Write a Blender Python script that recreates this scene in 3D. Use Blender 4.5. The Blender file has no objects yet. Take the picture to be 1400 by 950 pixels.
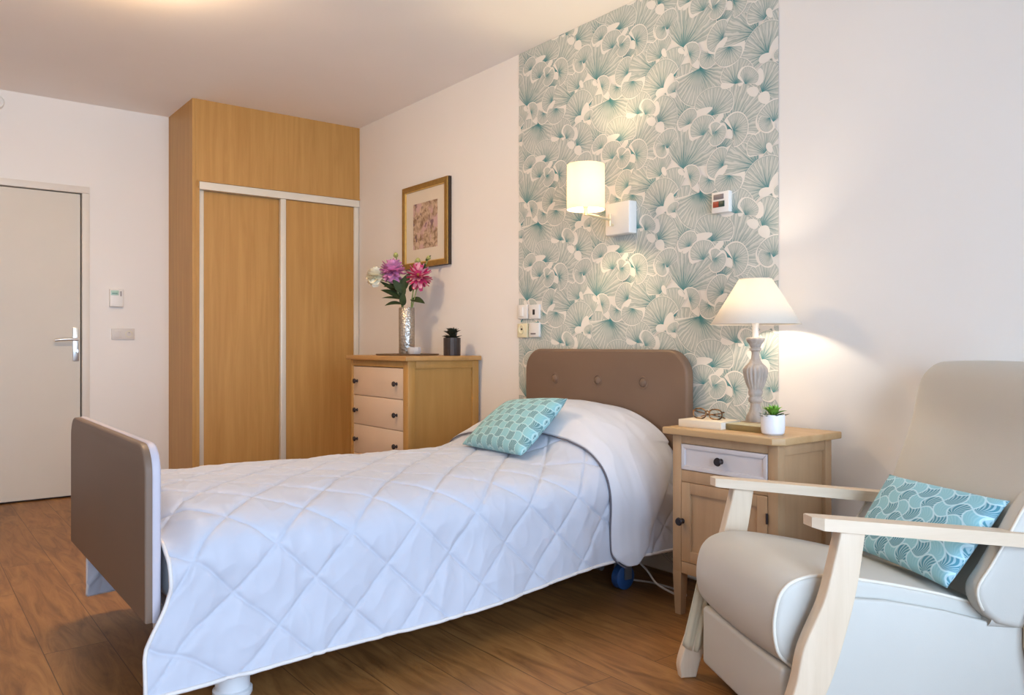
import bpy, bmesh, math, random
from mathutils import Vector, Matrix, noise
PI = math.pi
S = bpy.context.scene
COL = S.collection
random.seed(7)

# ------------------------------------------------------------------ materials
def new_mat(name):
    m = bpy.data.materials.new(name); m.use_nodes = True
    nt = m.node_tree; b = nt.nodes['Principled BSDF']
    return m, nt, b

def N(nt, t, **kw):
    n = nt.nodes.new(t)
    for k, v in kw.items():
        if k.startswith('i_'):
            n.inputs[k[2:].replace('_', ' ')].default_value = v
        else:
            setattr(n, k, v)
    return n

def plain(name, col, rough=.5, var=.05, scale=6, bump=0., bscale=200, spec=.5, metal=0., sheen=0., coat=0.):
    """paint, cloth, plastic: a colour with a little procedural unevenness"""
    m, nt, b = new_mat(name)
    tc = N(nt, 'ShaderNodeTexCoord')
    nz = N(nt, 'ShaderNodeTexNoise', i_Scale=scale, i_Detail=4.)
    nt.links.new(tc.outputs['Object'], nz.inputs['Vector'])
    cr = N(nt, 'ShaderNodeValToRGB')
    c = Vector(col)
    cr.color_ramp.elements[0].position = .3; cr.color_ramp.elements[1].position = .7
    cr.color_ramp.elements[0].color = (*(c*(1-var)), 1); cr.color_ramp.elements[1].color = (*[min(1, x*(1+var)) for x in c], 1)
    nt.links.new(nz.outputs['Fac'], cr.inputs['Fac'])
    nt.links.new(cr.outputs['Color'], b.inputs['Base Color'])
    b.inputs['Roughness'].default_value = rough
    b.inputs['Metallic'].default_value = metal
    b.inputs['Specular IOR Level'].default_value = spec
    if sheen: b.inputs['Sheen Weight'].default_value = sheen
    if coat: b.inputs['Coat Weight'].default_value = coat
    if bump:
        n2 = N(nt, 'ShaderNodeTexNoise', i_Scale=bscale, i_Detail=3.)
        nt.links.new(tc.outputs['Object'], n2.inputs['Vector'])
        bp = N(nt, 'ShaderNodeBump', i_Strength=bump, i_Distance=.002)
        nt.links.new(n2.outputs['Fac'], bp.inputs['Height'])
        nt.links.new(bp.outputs['Normal'], b.inputs['Normal'])
    return m

def wood(name, c0, c1, rough=.45, grain=(40, 40, 2.2), dist=1.2, axis='z', spec=.4):
    """straight grain along one axis"""
    m, nt, b = new_mat(name)
    tc = N(nt, 'ShaderNodeTexCoord'); mp = N(nt, 'ShaderNodeMapping')
    g = {'z': grain, 'x': (grain[2], grain[0], grain[1]), 'y': (grain[0], grain[2], grain[1])}[axis]
    mp.inputs['Scale'].default_value = g
    nt.links.new(tc.outputs['Object'], mp.inputs['Vector'])
    nz = N(nt, 'ShaderNodeTexNoise', i_Scale=1., i_Detail=6., i_Roughness=.6, i_Distortion=dist)
    nt.links.new(mp.outputs['Vector'], nz.inputs['Vector'])
    cr = N(nt, 'ShaderNodeValToRGB')
    cr.color_ramp.elements[0].position = .3; cr.color_ramp.elements[1].position = .72
    cr.color_ramp.elements[0].color = (*c0, 1); cr.color_ramp.elements[1].color = (*c1, 1)
    nt.links.new(nz.outputs['Fac'], cr.inputs['Fac'])
    nt.links.new(cr.outputs['Color'], b.inputs['Base Color'])
    b.inputs['Roughness'].default_value = rough
    b.inputs['Specular IOR Level'].default_value = spec
    bp = N(nt, 'ShaderNodeBump', i_Strength=.08, i_Distance=.002)
    nt.links.new(nz.outputs['Fac'], bp.inputs['Height']); nt.links.new(bp.outputs['Normal'], b.inputs['Normal'])
    return m

def floor_mat():
    m, nt, b = new_mat('oak_plank_floor'); L = nt.links
    tc = N(nt, 'ShaderNodeTexCoord')
    br = N(nt, 'ShaderNodeTexBrick', offset=.37, offset_frequency=2)
    br.inputs['Scale'].default_value = 1.
    br.inputs['Brick Width'].default_value = 1.25; br.inputs['Row Height'].default_value = .19
    br.inputs['Mortar Size'].default_value = .0014; br.inputs['Mortar Smooth'].default_value = .1
    br.inputs['Color1'].default_value = (0, 0, 0, 1); br.inputs['Color2'].default_value = (1, 1, 1, 1)
    br.inputs['Mortar'].default_value = (.5, .5, .5, 1)
    L.new(tc.outputs['Object'], br.inputs['Vector'])
    # shift the grain from plank to plank
    add = N(nt, 'ShaderNodeVectorMath', operation='MULTIPLY_ADD')
    add.inputs[1].default_value = (9, 5, 3)
    L.new(br.outputs['Color'], add.inputs[0]); L.new(tc.outputs['Object'], add.inputs[2])
    mp = N(nt, 'ShaderNodeMapping'); mp.inputs['Scale'].default_value = (2.4, 17, 1)
    L.new(add.outputs[0], mp.inputs['Vector'])
    nz = N(nt, 'ShaderNodeTexNoise', i_Scale=1., i_Detail=7., i_Roughness=.6, i_Distortion=1.6)
    L.new(mp.outputs['Vector'], nz.inputs['Vector'])
    cr = N(nt, 'ShaderNodeValToRGB')
    e = cr.color_ramp.elements
    e[0].position = .28; e[1].position = .75
    e[0].color = (.14, .058, .016, 1); e[1].color = (.37, .185, .060, 1)
    x = e.new(.5); x.color = (.262, .118, .036, 1)
    L.new(nz.outputs['Fac'], cr.inputs['Fac'])
    mp2 = N(nt, 'ShaderNodeMapping'); mp2.inputs['Scale'].default_value = (1.3, 4.5, 1)
    L.new(add.outputs[0], mp2.inputs['Vector'])
    nz2 = N(nt, 'ShaderNodeTexNoise', i_Scale=1., i_Detail=3.)
    L.new(mp2.outputs['Vector'], nz2.inputs['Vector'])
    hs = N(nt, 'ShaderNodeHueSaturation')
    mr = N(nt, 'ShaderNodeMapRange'); mr.inputs['To Min'].default_value = .8; mr.inputs['To Max'].default_value = 1.2
    mx = N(nt, 'ShaderNodeMath', operation='ADD')
    sc = N(nt, 'ShaderNodeMath', operation='MULTIPLY_ADD'); sc.inputs[1].default_value = .35; sc.inputs[2].default_value = -.17
    L.new(br.outputs['Color'], sc.inputs[0]); L.new(nz2.outputs['Fac'], mx.inputs[0]); L.new(sc.outputs[0], mx.inputs[1])
    L.new(mx.outputs[0], mr.inputs['Value']); L.new(mr.outputs[0], hs.inputs['Value'])
    L.new(cr.outputs['Color'], hs.inputs['Color'])
    mix = N(nt, 'ShaderNodeMix', data_type='RGBA'); mix.inputs['B'].default_value = (.10, .045, .016, 1)
    L.new(br.outputs['Fac'], mix.inputs['Factor']); L.new(hs.outputs['Color'], mix.inputs['A'])
    L.new(mix.outputs['Result'], b.inputs['Base Color'])
    b.inputs['Roughness'].default_value = .42; b.inputs['Specular IOR Level'].default_value = .25
    bp = N(nt, 'ShaderNodeBump', i_Strength=.1, i_Distance=.002)
    L.new(nz.outputs['Fac'], bp.inputs['Height']); L.new(bp.outputs['Normal'], b.inputs['Normal'])
    return m

def leaf_mat():
    """fine branching teal lines that run together at the foot of each fan (u = angle in radians, v = radius 0..1)"""
    m, nt, b = new_mat('wallpaper_leaf_print'); L = nt.links
    uv = N(nt, 'ShaderNodeUVMap', uv_map='UVMap'); sp = N(nt, 'ShaderNodeSeparateXYZ')
    L.new(uv.outputs['UV'], sp.inputs[0])
    tc = N(nt, 'ShaderNodeTexCoord')
    nz = N(nt, 'ShaderNodeTexNoise', i_Scale=26., i_Detail=2.)
    L.new(tc.outputs['Object'], nz.inputs['Vector'])
    ang = N(nt, 'ShaderNodeMath', operation='MULTIPLY_ADD'); ang.inputs[1].default_value = .10
    L.new(nz.outputs['Fac'], ang.inputs[0]); L.new(sp.outputs['X'], ang.inputs[2])
    def lines(freq, thr):
        a = N(nt, 'ShaderNodeMath', operation='MULTIPLY'); a.inputs[1].default_value = freq
        L.new(ang.outputs[0], a.inputs[0])
        s = N(nt, 'ShaderNodeMath', operation='SINE'); L.new(a.outputs[0], s.inputs[0])
        r = N(nt, 'ShaderNodeMapRange'); r.inputs['From Min'].default_value = thr; r.inputs['From Max'].default_value = .95
        L.new(s.outputs[0], r.inputs['Value']); return r
    l1 = lines(38, .0); l2 = lines(76, .0)
    far = N(nt, 'ShaderNodeMapRange'); far.inputs['From Min'].default_value = .35; far.inputs['From Max'].default_value = .55
    L.new(sp.outputs['Y'], far.inputs['Value'])
    l2f = N(nt, 'ShaderNodeMath', operation='MULTIPLY'); L.new(l2.outputs[0], l2f.inputs[0]); L.new(far.outputs[0], l2f.inputs[1])
    mx = N(nt, 'ShaderNodeMath', operation='MAXIMUM'); L.new(l1.outputs[0], mx.inputs[0]); L.new(l2f.outputs[0], mx.inputs[1])
    # ink density rises to the foot of the fan
    foot = N(nt, 'ShaderNodeMapRange'); foot.inputs['From Min'].default_value = 0.; foot.inputs['From Max'].default_value = .74
    foot.inputs['To Min'].default_value = 1.; foot.inputs['To Max'].default_value = 0.
    L.new(sp.outputs['Y'], foot.inputs['Value'])
    pw = N(nt, 'ShaderNodeMath', operation='POWER'); pw.inputs[1].default_value = 1.5; L.new(foot.outputs[0], pw.inputs[0])
    edge = N(nt, 'ShaderNodeMapRange'); edge.inputs['From Min'].default_value = .955; edge.inputs['From Max'].default_value = .985
    edge.inputs['To Max'].default_value = .62
    L.new(sp.outputs['Y'], edge.inputs['Value'])
    base = N(nt, 'ShaderNodeMath', operation='MULTIPLY_ADD'); base.inputs[1].default_value = .56
    L.new(mx.outputs[0], base.inputs[0]); L.new(pw.outputs[0], base.inputs[2])
    tot = N(nt, 'ShaderNodeMath', operation='MAXIMUM', use_clamp=True); L.new(base.outputs[0], tot.inputs[0]); L.new(edge.outputs[0], tot.inputs[1])
    ink = N(nt, 'ShaderNodeMix', data_type='RGBA')
    ink.inputs['A'].default_value = (.235, .315, .295, 1); ink.inputs['B'].default_value = (.022, .20, .22, 1)
    L.new(pw.outputs[0], ink.inputs['Factor'])
    col = N(nt, 'ShaderNodeMix', data_type='RGBA'); col.inputs['A'].default_value = (.61, .61, .555, 1)
    L.new(tot.outputs[0], col.inputs['Factor']); L.new(ink.outputs['Result'], col.inputs['B'])
    L.new(col.outputs['Result'], b.inputs['Base Color'])
    b.inputs['Roughness'].default_value = .6; b.inputs['Specular IOR Level'].default_value = .2
    return m

def cushion_mat(name, fu, fv, wob, c_light, c_dark, c_line, ox=0., oy=0.):
    """wavy checker of light and dark scales, each with a fan of fine lines and a pale outline"""
    m, nt, b = new_mat(name); L = nt.links
    uv = N(nt, 'ShaderNodeUVMap', uv_map='UVMap'); sp = N(nt, 'ShaderNodeSeparateXYZ')
    L.new(uv.outputs['UV'], sp.inputs[0])
    def mth(op, a=None, bb=None, c=None, clamp=False):
        n = N(nt, 'ShaderNodeMath', operation=op, use_clamp=clamp)
        for i, v in enumerate((a, bb, c)):
            if v is None: continue
            if isinstance(v, (int, float)): n.inputs[i].default_value = v
            else: L.new(v, n.inputs[i])
        return n.outputs[0]
    U = mth('MULTIPLY_ADD', sp.outputs['X'], fu, ox); V = mth('MULTIPLY_ADD', sp.outputs['Y'], fv, oy)
    su = mth('SINE', mth('MULTIPLY', V, PI)); sv = mth('SINE', mth('MULTIPLY', U, PI))
    p = mth('MULTIPLY_ADD', su, wob, U); q = mth('MULTIPLY_ADD', sv, wob, V)
    chk = mth('ABSOLUTE', mth('MODULO', mth('ADD', mth('FLOOR', p), mth('FLOOR', q)), 2.))
    fp = mth('FRACT', p); fq = mth('FRACT', q)
    ep = mth('MINIMUM', fp, mth('SUBTRACT', 1., fp)); eq = mth('MINIMUM', fq, mth('SUBTRACT', 1., fq))
    ed = mth('MINIMUM', ep, eq)
    mr = N(nt, 'ShaderNodeMapRange'); mr.inputs['From Min'].default_value = .035; mr.inputs['From Max'].default_value = .075
    mr.inputs['To Min'].default_value = 1.; mr.inputs['To Max'].default_value = 0.
    L.new(ed, mr.inputs['Value'])
    an = mth('ARCTAN2', mth('ADD', fq, .12), mth('SUBTRACT', fp, .5))
    st = mth('MULTIPLY_ADD', mth('SINE', mth('MULTIPLY', an, 26.)), .5, .5)
    stp = N(nt, 'ShaderNodeMapRange'); stp.inputs['From Min'].default_value = .45; stp.inputs['From Max'].default_value = .75
    L.new(st, stp.inputs['Value'])
    mixc = N(nt, 'ShaderNodeMix', data_type='RGBA'); mixc.inputs['A'].default_value = (*c_light, 1); mixc.inputs['B'].default_value = (*c_dark, 1)
    L.new(chk, mixc.inputs['Factor'])
    # fan lines: strong on the dark scales, faint on the light ones
    amt = mth('MULTIPLY', stp.outputs[0], mth('MULTIPLY_ADD', chk, .38, .14))
    mixs = N(nt, 'ShaderNodeMix', data_type='RGBA'); mixs.inputs['B'].default_value = (*c_line, 1)
    L.new(amt, mixs.inputs['Factor']); L.new(mixc.outputs['Result'], mixs.inputs['A'])
    mixo = N(nt, 'ShaderNodeMix', data_type='RGBA'); mixo.inputs['B'].default_value = (*c_line, 1)
    L.new(mth('MULTIPLY', mr.outputs[0], .75), mixo.inputs['Factor']); L.new(mixs.outputs['Result'], mixo.inputs['A'])
    L.new(mixo.outputs['Result'], b.inputs['Base Color'])
    b.inputs['Roughness'].default_value = .75; b.inputs['Specular IOR Level'].default_value = .2; b.inputs['Sheen Weight'].default_value = .15
    tc = N(nt, 'ShaderNodeTexCoord'); nz = N(nt, 'ShaderNodeTexNoise', i_Scale=420., i_Detail=2.); L.new(tc.outputs['Object'], nz.inputs['Vector'])
    bp = N(nt, 'ShaderNodeBump', i_Strength=.25, i_Distance=.001); L.new(nz.outputs['Fac'], bp.inputs['Height']); L.new(bp.outputs['Normal'], b.inputs['Normal'])
    return m

def shade_mat(name, col, trans):
    """lampshade cloth: partly lets the bulb's light through"""
    m, nt, b = new_mat(name); L = nt.links
    out = nt.nodes['Material Output']
    d = N(nt, 'ShaderNodeBsdfDiffuse'); t = N(nt, 'ShaderNodeBsdfTranslucent'); mx = N(nt, 'ShaderNodeMixShader')
    tc = N(nt, 'ShaderNodeTexCoord'); nz = N(nt, 'ShaderNodeTexNoise', i_Scale=300.); L.new(tc.outputs['Object'], nz.inputs['Vector'])
    mp = N(nt, 'ShaderNodeMix', data_type='RGBA'); mp.inputs['A'].default_value = (*[c*.95 for c in col], 1); mp.inputs['B'].default_value = (*col, 1)
    L.new(nz.outputs['Fac'], mp.inputs['Factor'])
    L.new(mp.outputs['Result'], d.inputs['Color']); L.new(mp.outputs['Result'], t.inputs['Color'])
    mx.inputs[0].default_value = trans
    L.new(d.outputs[0], mx.inputs[1]); L.new(t.outputs[0], mx.inputs[2]); L.new(mx.outputs[0], out.inputs['Surface'])
    nt.nodes.remove(b)
    return m

def glow_mat(name, col, strength):
    m, nt, b = new_mat(name)
    b.inputs['Base Color'].default_value = (*col, 1)
    b.inputs['Emission Color'].default_value = (*col, 1); b.inputs['Emission Strength'].default_value = strength
    return m

def glass_mat(name, fac=.9, tint=(1, 1, 1)):
    m, nt, b = new_mat(name); L = nt.links
    out = nt.nodes['Material Output']
    t = N(nt, 'ShaderNodeBsdfTransparent'); t.inputs['Color'].default_value = (*tint, 1)
    g = N(nt, 'ShaderNodeBsdfGlossy'); g.inputs['Roughness'].default_value = .03
    fr = N(nt, 'ShaderNodeFresnel'); fr.inputs['IOR'].default_value = 1.45
    mx = N(nt, 'ShaderNodeMixShader'); L.new(fr.outputs[0], mx.inputs[0]); L.new(t.outputs[0], mx.inputs[1]); L.new(g.outputs[0], mx.inputs[2])
    L.new(mx.outputs[0], out.inputs['Surface']); nt.nodes.remove(b)
    return m

def hammered_metal():
    m, nt, b = new_mat('hammered_silver'); L = nt.links
    b.inputs['Metallic'].default_value = 1.; b.inputs['Roughness'].default_value = .36
    tc = N(nt, 'ShaderNodeTexCoord'); v = N(nt, 'ShaderNodeTexVoronoi', i_Scale=95.)
    L.new(tc.outputs['Object'], v.inputs['Vector'])
    cr = N(nt, 'ShaderNodeValToRGB'); cr.color_ramp.elements[0].color = (.62, .58, .52, 1); cr.color_ramp.elements[1].color = (.36, .33, .29, 1)
    L.new(v.outputs['Distance'], cr.inputs['Fac']); L.new(cr.outputs['Color'], b.inputs['Base Color'])
    bp = N(nt, 'ShaderNodeBump', i_Strength=.7, i_Distance=.003); L.new(v.outputs['Distance'], bp.inputs['Height']); L.new(bp.outputs['Normal'], b.inputs['Normal'])
    return m

def print_mat():
    """aged floral print: brown-pink mottling with darker mauve blots"""
    m, nt, b = new_mat('faded_print'); L = nt.links
    tc = N(nt, 'ShaderNodeTexCoord')
    n1 = N(nt, 'ShaderNodeTexNoise', i_Scale=30., i_Detail=5., i_Distortion=.8); L.new(tc.outputs['Object'], n1.inputs['Vector'])
    n2 = N(nt, 'ShaderNodeTexNoise', i_Scale=11., i_Detail=3.); L.new(tc.outputs['Object'], n2.inputs['Vector'])
    c1 = N(nt, 'ShaderNodeValToRGB'); e = c1.color_ramp.elements
    e[0].position = .36; e[0].color = (.24, .14, .075, 1); e[1].position = .6; e[1].color = (.60, .44, .31, 1)
    L.new(n1.outputs['Fac'], c1.inputs['Fac'])
    c2 = N(nt, 'ShaderNodeValToRGB'); e = c2.color_ramp.elements
    e[0].position = .52; e[0].color = (0, 0, 0, 1); e[1].position = .62; e[1].color = (1, 1, 1, 1)
    L.new(n2.outputs['Fac'], c2.inputs['Fac'])
    mx = N(nt, 'ShaderNodeMix', data_type='RGBA'); mx.inputs['B'].default_value = (.58, .38, .37, 1)
    L.new(c2.outputs['Color'], mx.inputs['Factor']); L.new(c1.outputs['Color'], mx.inputs['A'])
    n3 = N(nt, 'ShaderNodeTexNoise', i_Scale=17., i_Detail=2.); L.new(tc.outputs['Object'], n3.inputs['Vector'])
    c3 = N(nt, 'ShaderNodeValToRGB'); e = c3.color_ramp.elements
    e[0].position = .6; e[0].color = (0, 0, 0, 1); e[1].position = .66; e[1].color = (.8, .8, .8, 1)
    L.new(n3.outputs['Fac'], c3.inputs['Fac'])
    m2 = N(nt, 'ShaderNodeMix', data_type='RGBA'); m2.inputs['B'].default_value = (.13, .06, .10, 1)
    L.new(c3.outputs['Color'], m2.inputs['Factor']); L.new(mx.outputs['Result'], m2.inputs['A'])
    L.new(m2.outputs['Result'], b.inputs['Base Color']); b.inputs['Roughness'].default_value = .5
    return m

def tortoise_mat():
    m, nt, b = new_mat('tortoiseshell'); L = nt.links
    tc = N(nt, 'ShaderNodeTexCoord'); nz = N(nt, 'ShaderNodeTexNoise', i_Scale=90., i_Detail=3.); L.new(tc.outputs['Object'], nz.inputs['Vector'])
    cr = N(nt, 'ShaderNodeValToRGB'); e = cr.color_ramp.elements
    e[0].position = .4; e[0].color = (.05, .022, .008, 1); e[1].position = .62; e[1].color = (.32, .15, .045, 1)
    L.new(nz.outputs['Fac'], cr.inputs['Fac']); L.new(cr.outputs['Color'], b.inputs['Base Color']); b.inputs['Roughness'].default_value = .2
    return m

M = dict(
    wall=plain('painted_wall', (.825, .785, .735), .85, .012, 2, .05, 300, .2),
    ceiling=plain('painted_ceiling', (.93, .88, .83), .9, .012, 2, .05, 250, .2),
    floor=floor_mat(),
    skirt=plain('skirting_paint', (.75, .70, .62), .5, .02),
    doorleaf=plain('door_paint', (.63, .57, .48), .5, .02, 3, .04, 180),
    doorframe=plain('door_frame_paint', (.72, .66, .58), .45, .02),
    gap=plain('dark_gap', (.03, .025, .022), .8),
    steel=plain('brushed_steel', (.72, .72, .70), .3, .04, 20, metal=1.),
    white_plastic=plain('white_plastic', (.80, .77, .72), .4, .015),
    pale_plastic=plain('pale_grey_plastic', (.66, .61, .56), .45, .02),
    cream_plastic=plain('cream_plastic', (.74, .68, .46), .45, .02),
    black_plastic=plain('black_plastic', (.02, .02, .02), .4),
    red_plastic=plain('red_plastic', (.30, .035, .015), .4),
    green_dark=plain('dark_green_plastic', (.02, .045, .03), .4),
    grey_plastic=plain('grey_plastic', (.20, .17, .17), .4),
    lcd=plain('lcd_green', (.42, .60, .50), .3), lcd_ink=plain('lcd_ink', (.16, .30, .25), .4),
    oak=wood('wardrobe_oak', (.42, .215, .056), (.53, .29, .084), .45, (26, 26, 1.4), .6),
    alu=plain('champagne_aluminium', (.74, .67, .55), .4, .02, 8, metal=.15),
    chest=wood('chest_oak', (.39, .20, .050), (.46, .245, .068), .5, (18, 18, 1.6), .5),
    chest_top=wood('chest_top_oak', (.40, .21, .065), (.50, .27, .095), .42, (18, 18, 1.6), .5, 'x'),
    drawer=plain('drawer_paint', (.64, .47, .33), .5, .02, 5),
    ns=wood('nightstand_oak', (.41, .26, .14), (.49, .315, .175), .5, (22, 22, 1.8), .5),
    ns_top=wood('nightstand_top_oak', (.46, .285, .13), (.55, .36, .185), .42, (22, 22, 1.8), .5, 'x'),
    ns_drawer=plain('pale_drawer_paint', (.62, .58, .58), .45, .015),
    knob=plain('dark_bronze', (.035, .025, .025), .35, .1, 60, metal=.6),
    taupe=plain('taupe_leatherette', (.175, .112, .076), .5, .03, 3, .12, 350, .35),
    taupe_painted_daylight=plain('taupe_painted_daylight', (.50, .47, .53), .5, .03, 3, .1, 350, .35),  # taupe rim made pale lavender: window light put into its colour
    bedmetal=plain('white_enamel', (.72, .72, .74), .35, .02),
    greymetal=plain('grey_metal', (.25, .26, .28), .35, .05, metal=.7),
    blue=plain('blue_castor_plastic', (.02, .075, .22), .35),
    mattress=plain('mattress_cloth', (.55, .55, .58), .9, .02, 5),
    quilt=plain('quilt_satin', (.485, .505, .58), .55, .02, 4, .1, 600, .35, sheen=.2),
    fold=plain('quilt_lining', (.59, .59, .635), .6, .02, 4, .1, 600, .3, sheen=.2),
    piping=plain('quilt_binding', (.70, .66, .64), .6, .02),
    fold_shadow=plain('painted_fold_shadow', (.12, .11, .13), .7, .02),
    cream=plain('cream_leatherette', (.56, .54, .49), .5, .02, 4, .1, 260, .38),
    cream_pipe=plain('cream_piping', (.74, .69, .60), .45, .02),
    skirtcloth=plain('cream_cloth', (.60, .52, .37), .8, .03, 6, .1, 500),
    beech=wood('pale_beech', (.66, .52, .375), (.74, .60, .45), .45, (36, 36, 2.5), .5, 'y'),
    beech_v=wood('pale_beech_legs', (.66, .52, .375), (.74, .60, .45), .45, (36, 36, 2.5), .5, 'z'),
    lampwood=wood('limed_grey_wood', (.33, .28, .24), (.50, .435, .375), .6, (60, 60, 7), .4),
    plinthwood=plain('plinth_wood', (.36, .26, .16), .5, .08, 30),
    book_cream=plain('cream_book_cover', (.74, .62, .46), .6, .02), pages=plain('book_pages', (.80, .76, .68), .8, .04, 80),
    book_olive=plain('olive_book_cover', (.27, .19, .07), .5, .08, 20), book_top=plain('pale_green_book_cover', (.50, .46, .30), .5, .05, 20),
    tortoise=tortoise_mat(), lens=glass_mat('clear_lens'), glass=glass_mat('candle_glass', tint=(.93, .93, .93)),
    wax=plain('white_wax', (.75, .70, .66), .5), frosted=shade_mat('frosted_glass', (.85, .82, .80), .5),
    pot_white=plain('white_ceramic', (.80, .80, .82), .3, .01), soil=plain('soil', (.04, .03, .02), .9, .3, 90),
    succ=plain('bright_green_leaf', (.20, .40, .05), .45, .25, 25), succ_d=plain('dark_green_leaf', (.035, .085, .03), .45, .3, 25),
    blackleaf=plain('blackish_leaf', (.035, .035, .018), .45, .3, 25), pot_dark=plain('dark_striped_pot', (.028, .018, .015), .5, .2, 20),
    pot_stripe=plain('grey_brown_stripe', (.06, .045, .04), .5, .2, 20),
    silver=hammered_metal(), tray=plain('dark_wood_tray', (.17, .10, .05), .5, .1, 20),
    stem=plain('flower_stem', (.18, .24, .06), .5, .15, 40), leafdark=plain('dahlia_leaf', (.030, .050, .012), .7, .3, 30),
    mauve=plain('mauve_petal', (.74, .31, .54), .55, .3, 35), pink=plain('hot_pink_petal', (.66, .055, .19), .55, .2, 35),
    pinkpale=plain('pale_pink_petal', (.80, .36, .42), .55, .15, 35), ivory=plain('ivory_petal', (.86, .80, .62), .6, .08, 30),
    budgreen=plain('bud_green', (.40, .40, .12), .55, .25, 60), heart=plain('flower_heart', (.60, .45, .12), .6, .2, 90),
    gold=plain('antique_gold', (.36, .21, .055), .38, .12, 40, metal=.55), frameside=plain('dark_frame_side', (.035, .02, .012), .5, .1),
    goldlip=plain('bright_gold_lip', (.70, .47, .14), .35, .08, 40, metal=.5),
    mat=plain('picture_mount', (.72, .63, .50), .8, .015), art=print_mat(),
    paper=plain('wallpaper_ground', (.76, .725, .66), .7, .012, 5, .0, 1, .2), leafprint=leaf_mat(),
    shade=shade_mat('linen_shade', (.84, .79, .71), .36), shade_w=shade_mat('sconce_shade', (.88, .82, .70), .5),
    bulb=glow_mat('lit_bulb', (1., .85, .66), 180.), added_glow=glow_mat('added_fill_glow', (1., .71, .42), 62.), bulb_w=glow_mat('lit_sconce_bulb', (1., .76, .44), 420.),  # the diffuser glow serves the added, unseen ceiling fill
    brass=plain('pale_brass', (.72, .62, .42), .35, .05, metal=.6),
    cord=plain('white_cord', (.55, .50, .46), .5), winframe=plain('window_paint', (.8, .8, .8), .4), winglass=glass_mat('window_glass'),
    cush_bed=cushion_mat('teal_scale_cloth_small', 11., 8., .12, (.235, .475, .505), (.10, .225, .245), (.46, .66, .67)),
    cush_chair=cushion_mat('teal_scale_cloth', 9., 6.4, .24, (.25, .52, .59), (.075, .255, .33), (.58, .78, .84)),
)

# ------------------------------------------------------------------ mesh helpers
def link(o, parent=None):
    COL.objects.link(o)
    if parent is not None: o.parent = parent
    return o

def obj(name, bm, mats, parent=None, smooth=35, loc=None):
    me = bpy.data.meshes.new(name); bm.normal_update(); bm.to_mesh(me); bm.free()
    for m in (mats if isinstance(mats, (list, tuple)) else [mats]): me.materials.append(m)
    if smooth is not None:
        me.polygons.foreach_set('use_smooth', [True]*len(me.polygons))
        if smooth < 180: me.set_sharp_from_angle(angle=math.radians(smooth))
    o = bpy.data.objects.new(name, me)
    if loc: o.location = loc
    return link(o, parent)

def tag(o, label, cat, group=None):
    o['label'] = label; o['category'] = cat
    if group: o['group'] = group
    return o

def thing(name, label, cat, loc=(0, 0, 0), rz=0., group=None):
    o = bpy.data.objects.new(name, None); o.empty_display_size = .05
    o.location = loc; o.rotation_euler = (0, 0, rz); link(o)
    return tag(o, label, cat, group)

def struct(o): o['kind'] = 'structure'; return o

def lab(o, t): o['label'] = t; return o

def B(): return bmesh.new()

def box(bm, x0, x1, y0, y1, z0, z1, bev=0., seg=2, mi=0):
    r = bmesh.ops.create_cube(bm, size=1.)
    vs = r['verts']
    for v in vs:
        v.co = Vector((x0+(v.co.x+.5)*(x1-x0), y0+(v.co.y+.5)*(y1-y0), z0+(v.co.z+.5)*(z1-z0)))
    fs = set(f for v in vs for f in v.link_faces)
    for f in fs: f.material_index = mi
    if bev:
        es = list(set(e for f in fs for e in f.edges))
        r = bmesh.ops.bevel(bm, geom=es, offset=bev, segments=seg, profile=.5, affect='EDGES', clamp_overlap=True)
        for f in r['faces']: f.material_index = mi
    return bm

def lathe(bm, prof, n=32, c=(0, 0, 0), mi=0, flute=None):
    """prof: [(r, z)], closed to the axis when r = 0; flute(z) -> (depth, count)"""
    rings = []
    for r, z in prof:
        if r < 1e-6: rings.append([bm.verts.new((c[0], c[1], c[2]+z))]); continue
        ring = []
        for k in range(n):
            a = 2*PI*k/n; rr = r
            if flute:
                d, cnt = flute(z); rr = r*(1-d*(.5-.5*math.cos(a*cnt)))
            ring.append(bm.verts.new((c[0]+rr*math.cos(a), c[1]+rr*math.sin(a), c[2]+z)))
        rings.append(ring)
    for a, b in zip(rings, rings[1:]):
        for k in range(n):
            k2 = (k+1) % n
            if len(a) == 1 and len(b) == 1: continue
            if len(a) == 1: f = bm.faces.new((a[0], b[k2], b[k]))
            elif len(b) == 1: f = bm.faces.new((a[k], a[k2], b[0]))
            else: f = bm.faces.new((a[k], a[k2], b[k2], b[k]))
            f.material_index = mi
    return bm

def tube(bm, pts, r, n=10, mi=0, cap=True):
    pts = [Vector(p) for p in pts]; rr = r if isinstance(r, (list, tuple)) else [r]*len(pts)
    rings = []; up = None
    for i, p in enumerate(pts):
        t = (pts[min(i+1, len(pts)-1)]-pts[max(i-1, 0)]).normalized()
        if up is None: up = t.orthogonal().normalized()
        up = (up-t*up.dot(t)); up = up.normalized() if up.length > 1e-6 else t.orthogonal().normalized()
        s = t.cross(up)
        rings.append([bm.verts.new(p+(up*math.cos(2*PI*k/n)+s*math.sin(2*PI*k/n))*rr[i]) for k in range(n)])
    for a, b in zip(rings, rings[1:]):
        for k in range(n):
            f = bm.faces.new((a[k], a[(k+1) % n], b[(k+1) % n], b[k])); f.material_index = mi
    if cap:
        bm.faces.new(rings[0][::-1]).material_index = mi; bm.faces.new(rings[-1]).material_index = mi
    return bm

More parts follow.
